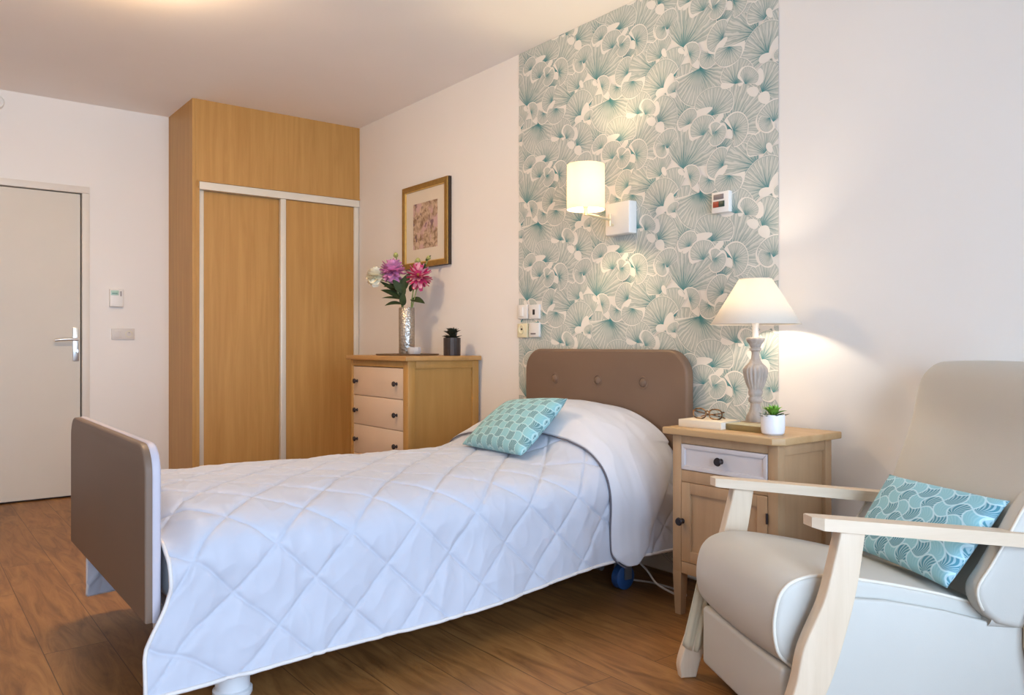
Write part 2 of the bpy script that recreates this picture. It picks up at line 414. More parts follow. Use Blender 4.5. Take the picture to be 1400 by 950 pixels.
def spline(pts, n=8):
    """Catmull-Rom through pts"""
    P = [Vector(p) for p in pts]; P = [P[0]*2-P[1]]+P+[P[-1]*2-P[-2]]; out = []
    for i in range(1, len(P)-2):
        for k in range(n):
            t = k/n; a, b, c, d = P[i-1:i+3]
            out.append(.5*((2*b)+(c-a)*t+(2*a-5*b+4*c-d)*t*t+(3*b-a-3*c+d)*t**3))
    out.append(P[-2]); return out

def prism(bm, poly, d0, d1, axes='yzx', bev=0., seg=2, mi=0):
    """poly in the plane of the first two axes, extruded along the third"""
    ix = ['xyz'.index(a) for a in axes]
    def mk(p, d):
        v = [0, 0, 0]; v[ix[0]] = p[0]; v[ix[1]] = p[1]; v[ix[2]] = d; return bm.verts.new(v)
    A = [mk(p, d0) for p in poly]; C = [mk(p, d1) for p in poly]; n = len(poly)
    fs = [bm.faces.new(A[::-1]), bm.faces.new(C)]
    for k in range(n): fs.append(bm.faces.new((A[k], A[(k+1) % n], C[(k+1) % n], C[k])))
    for f in fs: f.material_index = mi
    bmesh.ops.recalc_face_normals(bm, faces=fs)
    if bev:
        es = [e for e in fs[0].edges]+[e for e in fs[1].edges]
        r = bmesh.ops.bevel(bm, geom=es, offset=bev, segments=seg, profile=.5, affect='EDGES', clamp_overlap=True)
        for f in r['faces']: f.material_index = mi
    return bm

def loft(bm, poly, d0, d1, crown=.015, rnd=.014, n=18):
    """a padded prism: profile poly (y, z) swept along x, fuller in the middle and rounded off at both ends"""
    m = len(poly); P = [Vector((p[0], p[1])) for p in poly]
    area = sum(P[i].x*P[(i+1) % m].y-P[(i+1) % m].x*P[i].y for i in range(m)); sg = 1 if area > 0 else -1
    nr = []
    for i in range(m):
        e = (P[(i+1) % m]-P[i-1]).normalized(); nr.append(Vector((e.y, -e.x))*sg)
    hw = (d1-d0)/2; ends = [k/5 for k in range(6)]; xs = []
    for k in ends: xs.append(-hw+rnd*(1-math.cos(k*PI/2)))
    for k in range(1, n): xs.append(-hw+rnd+(2*hw-2*rnd)*k/n)
    for k in ends[::-1]: xs.append(hw-rnd*(1-math.cos(k*PI/2)))
    rows = []
    for x in xs:
        t = x/hw; q = max(0, (abs(x)-(hw-rnd))/rnd)
        off = crown*(1-t*t)**.8-rnd*(1-math.sqrt(max(0, 1-q*q)))
        rows.append([bm.verts.new(((d0+d1)/2+x, P[i].x+nr[i].x*off, P[i].y+nr[i].y*off)) for i in range(m)])
    fs = []
    for a, b in zip(rows, rows[1:]):
        for k in range(m): fs.append(bm.faces.new((a[k], a[(k+1) % m], b[(k+1) % m], b[k])))
    fs.append(bm.faces.new(rows[0])); fs.append(bm.faces.new(rows[-1][::-1]))
    bmesh.ops.recalc_face_normals(bm, faces=fs)
    return bm

def ball(bm, c, r, sub=2, mi=0, sc=(1, 1, 1)):
    res = bmesh.ops.create_icosphere(bm, subdivisions=sub, radius=1.)
    for v in res['verts']: v.co = Vector((c[0]+v.co.x*r*sc[0], c[1]+v.co.y*r*sc[1], c[2]+v.co.z*r*sc[2]))
    for f in set(f for v in res['verts'] for f in v.link_faces): f.material_index = mi
    return bm

def cyl(bm, p0, p1, r, n=20, mi=0): return tube(bm, [p0, p1], r, n, mi)

def rounded_rect(x0, x1, z0, z1, r, n=7, corners=(1, 1, 1, 1)):
    """anticlockwise outline; corners flags: bl, br, tr, tl"""
    out = []
    for (cx, cz, a0, fl) in ((x0, z0, PI, corners[0]), (x1, z0, 1.5*PI, corners[1]), (x1, z1, 0, corners[2]), (x0, z1, .5*PI, corners[3])):
        if not fl: out.append((cx, cz)); continue
        ccx = cx+r if cx == x0 else cx-r; ccz = cz+r if cz == z0 else cz-r
        for k in range(n+1):
            a = a0+.5*PI*k/n; out.append((ccx+r*math.cos(a), ccz+r*math.sin(a)))
    return out

# ------------------------------------------------------------------ the room
WY, DX, HC = 2.70, -5.87, 2.59     # head wall, door wall, ceiling height
RX, FY = 1.35, -1.75               # window wall, wall behind

struct(obj('floor', box(B(), DX-.1, RX+.1, FY-.1, WY+.1, -.1, 0), M['floor'], smooth=None))
struct(obj('ceiling', box(B(), DX-.1, RX+.1, FY-.1, WY+.1, HC, HC+.1), M['ceiling'], smooth=None))
wall_back = struct(obj('wall_back', box(B(), DX-.1, RX+.1, WY, WY+.1, 0, HC), M['wall'], smooth=None))
bm = B()   # wall with the entrance door opening
D0, D1, DH = .10, .985, 2.01
box(bm, DX-.1, DX, FY, D0, 0, HC); box(bm, DX-.1, DX, D1, WY, 0, HC); box(bm, DX-.1, DX, D0, D1, DH, HC)
struct(obj('wall_left', bm, M['wall'], smooth=None))
bm = B()   # window wall with a tall opening
A0, A1, Z0, Z1 = -1.25, 2.25, .12, 2.35
box(bm, RX, RX+.1, FY, A0, 0, HC); box(bm, RX, RX+.1, A1, WY, 0, HC); box(bm, RX, RX+.1, A0, A1, Z1, HC); box(bm, RX, RX+.1, A0, A1, 0, Z0)
struct(obj('wall_right', bm, M['wall'], smooth=None))
struct(obj('wall_front', box(B(), DX, RX, FY-.1, FY, 0, HC), M['wall'], smooth=None))
# windows: frame with mullions, panes
w1 = struct(thing('window_1', 'tall glazed window opening beside the armchair', 'window', (RX+.05, 0, 0))); del w1['category']
bm = B()
for y in (A0, A0+.875*1, A0+.875*2, A0+.875*3, A1): box(bm, -.03, .03, max(A0, y-.03), min(A1, y+.03), Z0, Z1)
box(bm, -.03, .03, A0, A1, Z0, Z0+.06); box(bm, -.03, .03, A0, A1, Z1-.06, Z1)
obj('window_frame', bm, M['winframe'], w1, None)
obj('window_glass', box(B(), -.004, .004, A0, A1, Z0, Z1), M['winglass'], w1, None)
struct(obj('baseboard_back', box(B(), -3.74, RX, WY-.012, WY, 0, .07, .003), M['skirt']))
struct(obj('baseboard_left', box(B(), DX, DX+.012, 1.02, 1.51, 0, .07, .003), M['skirt']))

# wallpaper panel: paper ground and layers of fan leaves, three drops wide
WX0, WX1 = -3.415, -1.797
LEAVES = [(-0.478, 1.971, 0.146, 90, 150), (-0.414, 2.173, 0.134, -59, 215), (-0.502, 2.287, 0.173, 68, 125), (-0.123, 2.234, 0.151, 161, 140),
 (-0.221, 2.354, 0.065, 67, 160), (-0.085, 2.278, 0.091, 110, 120), (-0.005, 2.176, 0.113, 115, 110), (-0.258, 1.88, 0.161, 65, 150),
 (-0.104, 1.998, 0.098, 30, 150), (-0.345, 1.959, 0.103, 81, 150), (-0.079, 2.139, 0.112, 128, 165), (-0.289, 2.267, 0.075, 152, 150),
 (-0.229, 2.061, 0.086, 78, 150), (-0.182, 2.048, 0.061, 55, 120), (-0.358, 2.22, 0.052, -118, 180), (-0.258, 2.221, 0.073, -102, 165),
 (-0.239, 1.873, 0.067, 16, 190), (-0.049, 1.869, 0.076, 108, 150), (-0.468, 1.949, 0.059, 108, 150), (-0.466, 2.246, 0.051, 18, 170),
 (-0.39, 1.886, 0.077, 102, 140), (-0.342, 1.877, 0.05, 29, 140), (-0.329, 2.414, 0.053, -55, 150), (-0.007, 2.107, 0.042, 116, 120), (-0.065, 1.886, 0.05, -137, 120)]
LEAVES = [(-.50, 2.06, .14, 60, 150), (-.33, 2.10, .13, 110, 150), (-.17, 1.93, .13, 80, 150), (-.30, 2.33, .11, 100, 150), (-.05, 2.07, .10, 60, 150)]+LEAVES
PETALS = [(-0.317, 1.933, 0.036, 35, 0.014), (-0.069, 2.296, 0.023, 116, 0.013), (-0.039, 2.154, 0.044, -107, 0.029), (-0.085, 2.127, 0.034, -176, 0.018),
 (-0.019, 2.1, 0.024, -36, 0.013), (-0.203, 2.062, 0.018, 66, 0.016), (-0.269, 2.067, 0.034, 171, 0.016), (-0.147, 2.01, 0.03, -25, 0.019),
 (-0.092, 1.973, 0.024, -124, 0.029), (-0.402, 1.982, 0.06, -172, 0.019), (-0.438, 2.208, 0.04, 127, 0.019), (-0.298, 2.242, 0.037, -144, 0.016),
 (-0.482, 2.265, 0.02, 52, 0.013), (-0.258, 1.862, 0.023, 118, 0.016), (-0.052, 1.857, 0.014, -157, 0.016), (-0.511, 2.276, 0.022, 139, 0.012),
 (-0.116, 2.06, 0.034, -96, 0.022), (-0.478, 1.936, 0.027, -156, 0.01)]
PX, PZ = .539, .526
bm = B(); uvl = bm.loops.layers.uv.new('UVMap')
def wp_face(vs, uvs, mi):
    f = bm.faces.new(vs); f.material_index = mi
    for l, u in zip(f.loops, uvs): l[uvl].uv = u
def flat(x, z, k): return bm.verts.new((x, WY-.0012-k*.00006, z))
wp_face([flat(WX0, 0, -6), flat(WX1, 0, -6), flat(WX1, HC, -6), flat(WX0, HC, -6)], [(0, 0)]*4, 0)
def fan(cx, cz, R, d, spread, k, mi, seed):
    rnd = random.Random(seed); n = 26; sp = math.radians(spread); a0 = math.radians(d)-sp/2
    c = flat(cx, cz, k); ph = rnd.random()*6
    rim = []
    for i in range(n+1):
        t = i/n; e = min(t, 1-t)*2
        rr = R*(.70+.30*min(1, e*2.2)**.55)*(1+.03*math.sin(t*9+ph))
        if spread > 180: rr = R*(.88+.12*math.sin(t*PI))*(1+.03*math.sin(t*9+ph))
        rim.append((a0+sp*t, rr))
    for i in range(n):
        (a, r0), (b, r1) = rim[i], rim[i+1]
        last = [(c, (a+ph, 0.)), (c, (b+ph, 0.))]
        p = flat(cx+r0*math.cos(a), cz+r0*math.sin(a), k); q = flat(cx+r1*math.cos(b), cz+r1*math.sin(b), k)
        wp_face([c, p, q], [((a+b)/2+ph, 0.), (a+ph, 1.), (b+ph, 1.)], mi)
for i in range(4):
    for j in range(-4, 3):
        ox, oz = -1.797-PX*i+.03, PZ*j
        if oz+2.45 < 0: continue
        for k, (x, z, R, d, sp) in enumerate(LEAVES):
            sm = R < .08 and k > 12
            g = 1.08 if sm else 1.15
            fan(x+ox, z+oz, R*g+(.0045 if sm else .0022), d+(7 if sm else 0), min(sp+(30 if sm else 22), 300), 2*k, 0, k)      # white margin, wide round the small leaves
            fan(x+ox, z+oz, R*g, d, min(sp+(12 if sm else 16), 280), 2*k+1, 1, k)
        for k, (x, z, a, d, h) in enumerate(PETALS):
            vs = []
            for q in range(16):
                t = 2*PI*q/16; u, w = a*math.cos(t), h*math.sin(t)*(1+.25*math.cos(t)); dd = math.radians(d)
                vs.append(flat(x+ox+u*math.cos(dd)-w*math.sin(dd), z+oz+u*math.sin(dd)+w*math.cos(dd), 33.2+k*.04))
            wp_face(vs, [(0, 0)]*16, 0)
for co, no in (((WX0, 0, 0), (-1, 0, 0)), ((WX1, 0, 0), (1, 0, 0)), ((0, 0, .075), (0, 0, -1)), ((0, 0, HC-.001), (0, 0, 1))):
    bmesh.ops.bisect_plane(bm, geom=bm.verts[:]+bm.edges[:]+bm.faces[:], plane_co=co, plane_no=no, clear_outer=True)
for f in bm.faces:
    f.normal_update()
    if f.normal.y > 0: f.normal_flip()
lab(obj('wallpaper', bm, [M['paper'], M['leafprint']], wall_back, None), 'off-white wallpaper printed with teal fan-shaped leaves')

# entrance door
dr = struct(obj('door_1', box(B(), DX-.055, DX-.012, D0+.022, D1-.022, .012, DH-.02, .002), M['doorleaf'], smooth=None))
bm = B()
for (y0, y1, z0, z1) in ((D0-.03, D0+.014, 0, DH-.0145), (D1-.014, D1+.03, 0, DH-.0145), (D0-.03, D1+.03, DH-.014, DH+.03)):
    box(bm, DX-.098, DX+.010, y0, y1, z0, z1, .002)
obj('door_frame', bm, M['doorframe'], dr)
obj('door_gap', box(B(), DX-.075, DX-.06, D0, D1, 0.001, DH), M['gap'], dr, None)
hx = DX-.012
hp = lab(obj('handle_plate', box(B(), hx, hx+.009, .918, .954, .892, 1.112, .003), M['steel'], dr), 'white metal handle plate')
bm = B(); tube(bm, [(hx+.008, .936, 1.034), (hx+.052, .936, 1.034)], .0095, 14)
tube(bm, spline([(hx+.05, .945, 1.034), (hx+.052, .90, 1.035), (hx+.05, .85, 1.033), (hx+.042, .812, 1.028)], 6), .0095, 12)
obj('lever', bm, M['steel'], hp)
bm = B(); tube(bm, [(hx+.008, .936, .958), (hx+.022, .936, .958)], .013, 18); box(bm, hx+.02, hx+.032, .932, .940, .945, .972, .002)
obj('thumb_turn', bm, M['steel'], hp)

# unseen ceiling light added over the bed foot to warm the far walls
t = thing('added_ceiling_fill', 'added round warm fill light on the ceiling, out of view above the bed', 'lamp', (-3.5, .75, HC))
obj('housing', lathe(B(), [(0, 0), (.10, 0), (.10, -.02), (.15, -.024), (0, -.026)][::-1], 40), M['white_plastic'], t)
obj('diffuser', lathe(B(), [(0, -.125), (.09, -.122), (.145, -.112), (.160, -.095), (.165, -.025)], 40), M['added_glow'], t, 180)

# ------------------------------------------------------------------ fittings on the door wall
t = thing('thermostat', 'white thermostat with a pale green display on the wall beside the door', 'thermostat', (DX, 1.175, 1.313))
obj('housing', box(B(), -.002, .028, -.043, .043, -.06, .06, .006, 3), M['white_plastic'], t)
sc = obj('display', box(B(), .026, .030, -.036, .012, .018, .050, .001), M['lcd'], t)
obj('display_digits', box(B(), .0295, .0306, -.030, .004, .026, .034), M['lcd_ink'], sc, None)
obj('slider', box(B(), .026, .032, .022, .028, .012, .046, .001), M['grey_plastic'], t)

t = thing('double_wall_socket', 'beige double plate with switch and round socket below the thermostat', 'socket', (DX, 1.2185, 1.0715))
obj('plate', box(B(), 0, .010, -.072, .072, -.038, .038, .003), M['pale_plastic'], t)
obj('rocker_switch', box(B(), .008, .015, -.058, -.012, -.025, .025, .002), M['pale_plastic'], t)
bm = B(); lathe(bm, [(0, .004), (.017, .004), (.019, .012), (.022, .012), (.023, .008), (.026, .006)], 24)
for v in bm.verts: v.co = Vector((v.co.z, v.co.x+.036, v.co.y))
s = obj('socket', bm, M['cream_plastic'], t)
bm = B()
for (y, z) in ((.030, -.004), (.042, -.004)): cyl(bm, (.004, y, z), (.0055, y, z), .0028, 8)
cyl(bm, (.004, .036, .009), (.014, .036, .009), .0025, 8)
obj('pin_hole', bm, M['black_plastic'], s, None)

t = thing('alarm_sounder', 'round white alarm sounder high on the door wall at the picture edge', 'alarm', (DX, .492, 2.505))
bm = B(); lathe(bm, [(.046, 0), (.046, .02), (.040, .030), (.034, .030), (.032, .026), (.0, .026)], 32)
for v in bm.verts: v.co = Vector((v.co.z, v.co.x, v.co.y))
obj('housing', bm, M['white_plastic'], t)
bm = B(); lathe(bm, [(.022, .024), (.020, .038), (.0, .042)], 24)
for v in bm.verts: v.co = Vector((v.co.z, v.co.x, v.co.y))
obj('grille_cap', bm, M['pale_plastic'], t)

# ------------------------------------------------------------------ wardrobe
XF = -5.31; W0 = 1.512
t = thing('wardrobe', 'built-in oak wardrobe with two sliding doors in the corner', 'wardrobe', (XF, W0, 0))
def L_(x): return x-XF
bm = B(); box(bm, L_(DX), 0, 0, .022, 0, HC, .001)
obj('side_panel', bm, M['oak'], t, None)
obj('front_stile', box(B(), -.022, -.0005, .0225, .045, 0, 2.0665), M['oak'], t, None)
obj('header_panel', box(B(), -.022, 0, .0225, WY-W0, 2.066, HC), M['oak'], t, None)
bm = B(); box(bm, -.09, .012, .038, WY-W0-.002, 2.058, 2.0655)
box(bm, -.022, .012, .030, .0375, 2.02, 2.0655)
obj('header_lip', bm, M['oak'], t, None)
obj('top_track', box(B(), -.085, .006, .044, WY-W0-.004, 2.008, 2.057, .001), M['alu'], t, None)
obj('bottom_track', box(B(), -.085, .002, .046, WY-W0-.004, 0, .014, .001), M['alu'], t, None)
obj('back_lining', box(B(), L_(DX)+.002, L_(DX)+.012, .023, WY-W0, 0, 2.06), M['oak'], t, None)
def sdoor(y0, y1, x, lft, rgt, name_lab):
    d = lab(obj('sliding_door', box(B(), x-.016, x, y0, y1, .016, 2.006), M['oak'], t, None), name_lab)
    if lft: obj('edge_profile', box(B(), x-.020, x+.014, y0-.003, y0+.036, .016, 2.008, .003), M['alu'], d)
    if rgt: obj('edge_profile', box(B(), x-.020, x+.014, y1-.034, y1+.003, .016, 2.008, .003), M['alu'], d)
sdoor(.046, .64, -.045, True, True, 'left oak sliding door')
sdoor(.592, WY-W0-.008, -.016, True, True, 'right oak sliding door')

# ------------------------------------------------------------------ picture
t = thing('framed_picture', 'gold framed floral print hanging above the chest of drawers', 'picture', (-4.36, WY, 1.765))
px0, px1, pz0, pz1, fw = -.275, .275, -.27, .27, .034
fr = B()
def frame_bars(bm, x0, x1, z0, z1, w, ya, yb, bev, mi=0):
    for p in (((x0, z0), (x1, z0), (x1-w, z0+w), (x0+w, z0+w)), ((x1, z0), (x1, z1), (x1-w, z1-w), (x1-w, z0+w)),
              ((x1, z1), (x0, z1), (x0+w, z1-w), (x1-w, z1-w)), ((x0, z1), (x0, z0), (x0+w, z0+w), (x0+w, z1-w))):
        prism(bm, p, ya, yb, 'xzy', bev, 2, mi)
frame_bars(fr, px0, px1, pz0, pz1, fw, -.034, -.022, .004)
obj('frame', fr, M['gold'], t)
bm = B(); frame_bars(bm, px0-.001, px1+.001, pz0-.001, pz1+.001, .02, -.0225, -.002, 0)
lab(obj('frame_side', bm, M['frameside'], t), 'dark brown frame side')
bm = B(); frame_bars(bm, px0+fw-.003, px1-fw+.003, pz0+fw-.003, pz1-fw+.003, .008, -.030, -.018, .001)
lab(obj('inner_lip', bm, M['goldlip'], t), 'bright gold inner lip')
obj('mount', box(B(), px0+.02, px1-.02, -.020, -.014, pz0+.02, pz1-.02), M['mat'], t, None)
pr = obj('print', box(B(), -.148, .146, -.0212, -.0202, -.148, .148), M['art'], t, None)

# ------------------------------------------------------------------ knob
def knob_bm(n=20):
    bm = B(); lathe(bm, [(.0, .0), (.010, 0.), (.006, .006), (.006, .012), (.0135, .016), (.0155, .021), (.013, .026), (0, .028)], n)
    for v in bm.verts: v.co = Vector((v.co.x, -v.co.z, v.co.y))
    bmesh.ops.reverse_faces(bm, faces=bm.faces)
    return bm

# ------------------------------------------------------------------ chest of drawers
CX0, CX1, CY0, CY1 = -4.465, -3.775, 2.21, 2.685
t = thing('chest_of_drawers', 'oak chest of drawers with pale drawer fronts against the wall', 'chest of drawers', (0, 0, 0))
obj('top', box(B(), CX0-.02, CX1+.02, CY0-.025, CY1+.005, .910, .936, .004, 2), M['chest_top'], t)
bm = B(); box(bm, CX0, CX0+.03, CY0, CY1, 0, .91, .003); box(bm, CX1-.055, CX1, CY0, CY0+.05, 0, .91, .005); box(bm, CX1-.05, CX1, CY1-.045, CY1, 0, .91, .005)
box(bm, CX0+.03, CX1-.05, CY0, CY0+.03, .873, .91, .001); box(bm, CX0+.03, CX1-.05, CY0+.004, CY0+.03, .06, .165, .001)
box(bm, CX1-.04, CX1, CY0+.05, CY1-.045, .868, .91, .001); box(bm, CX1-.04, CX1, CY0+.05, CY1-.045, .05, .12, .001)
box(bm, CX0+.03, CX1-.055, CY1-.02, CY1, .05, .905)
obj('carcass', bm, M['chest'], t)
obj('side_panel', box(B(), CX1-.03, CX1-.012, CY0+.05, CY1-.045, .12, .868), M['chest'], t, None)
for z1 in (.869, .694, .519, .344):
    d = obj('drawer', box(B(), CX0+.032, CX1-.057, CY0+.004, CY0+.40, z1-.172, z1, .003), M['drawer'], t)
    for x in (-4.385, -3.905):
        k = obj('knob', knob_bm(), M['knob'], d, loc=(x, CY0+.004, z1-.088))

# ------------------------------------------------------------------ on the chest
def disc_thing(name, label, cat, loc, prof, mat, n=40):
    return tag(obj(name, lathe(B(), prof, n), mat, loc=loc), label, cat)
TZ = .936
disc_thing('round_tray', 'thin dark round tray under the silver vase', 'tray', (-4.20, 2.455, TZ),
           [(0, 0), (.180, 0), (.190, .003), (.192, .008), (.188, .009), (.180, .005), (0, .005)], M['tray'], 56)
VX, VY = -4.285, 2.50
vz = TZ+.005
disc_thing('vase', 'tall hammered silver vase holding the dahlias', 'vase', (VX, VY, vz),
           [(0, 0), (.047, 0), (.0485, .004), (.0485, .285), (.0465, .288), (.044, .285), (.044, .012), (0, .010)], M['silver'], 48)
t = thing('candle_holder', 'small clear glass candle holder beside the silver vase', 'candle holder', (-4.075, 2.43, vz))
bm = B(); lathe(bm, [(0, 0), (.030, 0), (.040, .012), (.042, .030), (.038, .044), (.035, .044), (.038, .030), (.036, .014), (.028, .006), (0, .006)], 28, flute=lambda z: (.08, 10))
obj('glass_cup', bm, M['frosted'], t)
obj('candle', lathe(B(), [(0, .0065), (.024, .0065), (.025, .010), (.025, .026), (0, .028)], 24), M['wax'], t)

def leaf_blade(bm, base, tip, width, up=(0, 0, 1), curl=.1, mi=0, n=7, fold=.12):
    """a pointed leaf with a mid-fold, bent along its length"""
    b = Vector(base); d = Vector(tip)-b; Lh = d.length; d.normalize()
    u = Vector(up); u = (u-d*u.dot(d)).normalized(); s = d.cross(u)
    rows = []
    for i in range(n+1):
        t = i/n; w = width*math.sin(PI*min(1, t**.75*.97+.03))**.8*.5
        c = b+d*(Lh*t)+u*(curl*Lh*(t-t*t)*2)
        rows.append((bm.verts.new(c+s*w+u*(w*fold*2)), bm.verts.new(c), bm.verts.new(c-s*w+u*(w*fold*2))))
    for a, c in zip(rows, rows[1:]):
        for k in (0, 1):
            bm.faces.new((a[k], a[k+1], c[k+1], c[k])).material_index = mi

def petal(bm, c, ax, R, Lp, w, cup, mi=0):
    """a cupped petal from centre c outward along ax"""
    ax = Vector(ax).normalized(); s = ax.orthogonal().normalized() if abs(ax.z) > .98 else ax.cross(Vector((0, 0, 1))).normalized()
    up = s.cross(ax).normalized(); rows = []; n = 5
    for i in range(n+1):
        t = i/n; ww = w*(math.sin(PI*(.12+.73*t))**.7)*.5
        p = Vector(c)+ax*(R+Lp*t)+up*(cup*Lp*t*t)
        rows.append([bm.verts.new(p+s*ww*q+up*(abs(q)*ww*.5)) for q in (-1, 0, 1)])
    for a, b in zip(rows, rows[1:]):
        for k in (0, 1): bm.faces.new((a[k], a[k+1], b[k+1], b[k])).material_index = mi

def dahlia_bloom(face, R, mats, seed, layers):
    """petals in rings round the axis 'face'"""
    bm = B(); rnd = random.Random(seed); F = Vector(face).normalized(); a = F.orthogonal().normalized(); b = F.cross(a)
    for (n, tilt, Lp, w, mi) in layers:
        ph = rnd.random()*6
        for k in range(n):
            th = 2*PI*k/n+ph+rnd.uniform(-.12, .12); tl = math.radians(tilt+rnd.uniform(-8, 8))
            d = (a*math.cos(th)+b*math.sin(th))*math.cos(tl)+F*math.sin(tl)
            petal(bm, (0, 0, 0), d, R*.06, R*Lp*rnd.uniform(.9, 1.08), R*w, rnd.uniform(.0, .22), mi)
    return bm

def flower(name, label, cat, p, root, leaves, bloomf, mid=None, group=None):
    """stem standing in the vase, bloom at p, dark leaves"""
    t = thing(name, label, cat, root, group=group); R0 = Vector(root); P = Vector(p)
    pts = spline([(0, 0, 0), (Vector(mid)-R0) if mid else (P-R0)*.55+Vector((0, 0, .05)), P-R0], 7)
    obj('stem', tube(B(), pts, .0034, 8), M['stem'], t)
    o = bloomf(t); o.location = P-R0
    for (b, tip, w, up, curl) in leaves:
        bm = B(); leaf_blade(bm, Vector(b)-R0, Vector(tip)-R0, w, up, curl)
        obj('leaf', bm, M['leafdark'], t)
    return t
top = vz+.288
RIM = Vector((VX, VY, top))
RT = .6128, .790   # picture-right on the ground, used only to lay the bouquet out across the room
def vp(r, u, f=0.):   # right, up from the vase rim, forward (towards the room)
    return (VX+.6128*r+.790*f*.99, VY+.790*r-.6128*f*.99, top+u)
CAMD = (.72, -.60, .25)
flower('dahlia', 'mauve-pink dahlia in the silver vase, tallest large bloom', 'flower', vp(-.085, .222, .02), vp(-.012, -.27, 0),
       [(vp(-.03, .05), vp(-.155, .105, .05), .065, (.45, -.45, .8), .12), (vp(-.025, .11), vp(-.135, .125, .06), .06, (.45, -.45, .8), .15), (vp(-.03, .10, .02), vp(.03, .215, .05), .06, (.7, -.6, .4), .1), (vp(-.03, .06, .02), vp(-.005, .165, .05), .05, (.7, -.6, .4), .1), (vp(-.02, .01, .03), vp(-.01, .095, .06), .045, (.7, -.6, .4), .1), (vp(-.02, .09, .03), vp(-.08, .17, .06), .05, (.7, -.6, .4), .1),
        (vp(-.028, .02), vp(-.128, .008, .06), .045, (.45, -.45, .8), .2)],
       lambda t: obj('bloom', dahlia_bloom((.58, -.6, .5), .078, None, 3, [(12, -38, .95, .55, 0), (14, -16, 1, .55, 0), (14, 4, 1, .52, 0), (14, 22, .98, .5, 0), (12, 40, .92, .46, 0), (10, 58, .84, .42, 0), (8, 74, .72, .36, 0), (4, 86, .6, .3, 0)]), [M['mauve']], t, 180), vp(-.03, .08))
flower('dahlia', 'hot pink dahlia in the silver vase below the picture frame', 'flower', vp(.082, .185, .06), vp(.010, -.27, 0),
       [(vp(.025, .05, .01), vp(.118, .022, .05), .055, (.45, -.45, .8), .16), (vp(.02, .10, .02), vp(.06, .15, .06), .035, (.7, -.6, .4), .1)],
       lambda t: obj('bloom', dahlia_bloom((.72, -.66, .2), .078, None, 5, [(14, -30, .95, .40, 0), (16, -8, 1, .40, 0), (16, 10, 1, .38, 1), (15, 27, .96, .36, 0), (13, 44, .86, .32, 1), (10, 60, .66, .26, 0), (8, 76, .46, .2, 2)]), [M['pink'], M['pinkpale'], M['heart']], t, 180), vp(.035, .06, .02))
flower('ivory_rose', 'ivory white bloom drooping at the left of the bouquet', 'flower', vp(-.185, .185, .03), vp(.024, -.27, 0),
       [(vp(-.05, .10), vp(-.16, .16, .05), .05, (.45, -.45, .8), -.1), (vp(-.03, .05, .01), vp(-.145, .055, .07), .03, (.45, -.45, .8), .1)],
       lambda t: obj('bloom', dahlia_bloom((-.3, -.5, .35), .060, None, 9, [(8, -30, .9, .95, 0), (9, -5, 1, 1., 0), (9, 20, 1, 1., 0), (8, 42, 1, .95, 0), (7, 62, .98, .9, 0), (5, 80, .95, .8, 0)]), [M['ivory']], t, 180), vp(-.06, .10))
def budf(r):
    def f(t):
        bm = B(); ball(bm, (0, 0, 0), r, 2, 0, (.9, .9, 1.1))
        for k in range(6):
            a = k*PI/3; leaf_blade(bm, (0, 0, -r), (r*1.25*math.cos(a), r*1.25*math.sin(a), r*.5), r*1.0, (math.cos(a), math.sin(a), .2), .2, 0, 5)
        return obj('bud', bm, M['budgreen'], t, 180)
    return f
flower('flower_bud', 'green bud rising above the mauve dahlia', 'flower bud', vp(-.068, .325, .0), vp(0, -.26, .012), [], budf(.016), vp(-.035, .13, .012), 'buds of the bouquet')
flower('flower_bud', 'yellow-green bud just left of the highest right-hand sprig in the bouquet', 'flower bud', vp(.072, .285, .03), vp(.014, -.26, -.012), [], budf(.019), vp(.04, .12, .0), 'buds of the bouquet')
flower('flower_bud', 'pale bud sprig at the upper right of the bouquet, in front of the picture', 'flower bud', vp(.138, .305, .03), vp(-.022, -.26, .0), [(vp(.115, .27, .03), vp(.10, .225, .05), .03, (.7, -.6, .4), .1), (vp(.12, .285, .03), vp(.155, .32, .04), .018, (.7, -.6, .4), .1)], budf(.014), vp(.07, .13, .03), 'buds of the bouquet')

def rosette(bm, c, rings, seed, mats=(0, 0)):
    rnd = random.Random(seed)
    for (n, Lp, tilt, w, mi) in rings:
        ph = rnd.random()*6
        for k in range(n):
            a = 2*PI*k/n+ph+rnd.uniform(-.1, .1); tl = math.radians(tilt+rnd.uniform(-7, 7))
            d = Vector((math.cos(a)*math.cos(tl), math.sin(a)*math.cos(tl), math.sin(tl)))
            leaf_blade(bm, Vector(c)+d*.004, Vector(c)+d*Lp*rnd.uniform(.9, 1.1), w, (0, 0, 1) if tilt < 70 else (1, 0, 0), -.12 if tilt < 25 else .18, mi, 6, .22)

t = thing('succulent_plant', 'blackish succulent in a dark ribbed pot on the chest of drawers', 'potted plant', (-3.862, 2.555, TZ))
bm = B(); n = 64; prof = [(0, 0), (.047, 0), (.050, .003), (.0505, .104), (.046, .105), (.045, .090), (0, .090)]
lathe(bm, prof, n, flute=lambda z: (.05 if .002 < z < .1045 else 0, 16))
for f in bm.faces:
    c = f.calc_center_median()
    if .01 < c.z < .1 and int((math.atan2(c.y, c.x)+PI)/(2*PI)*16) % 3 == 0 and c.xy.length > .046: f.material_index = 1
obj('pot', bm, [M['pot_dark'], M['pot_stripe']], t)
bm = B(); rosette(bm, (0, 0, .10), [(7, .068, 18, .034, 0), (8, .074, 36, .036, 0), (7, .076, 54, .036, 0), (5, .066, 72, .030, 0)], 4)
obj('leaf_rosette', bm, M['blackleaf'], t, 180)

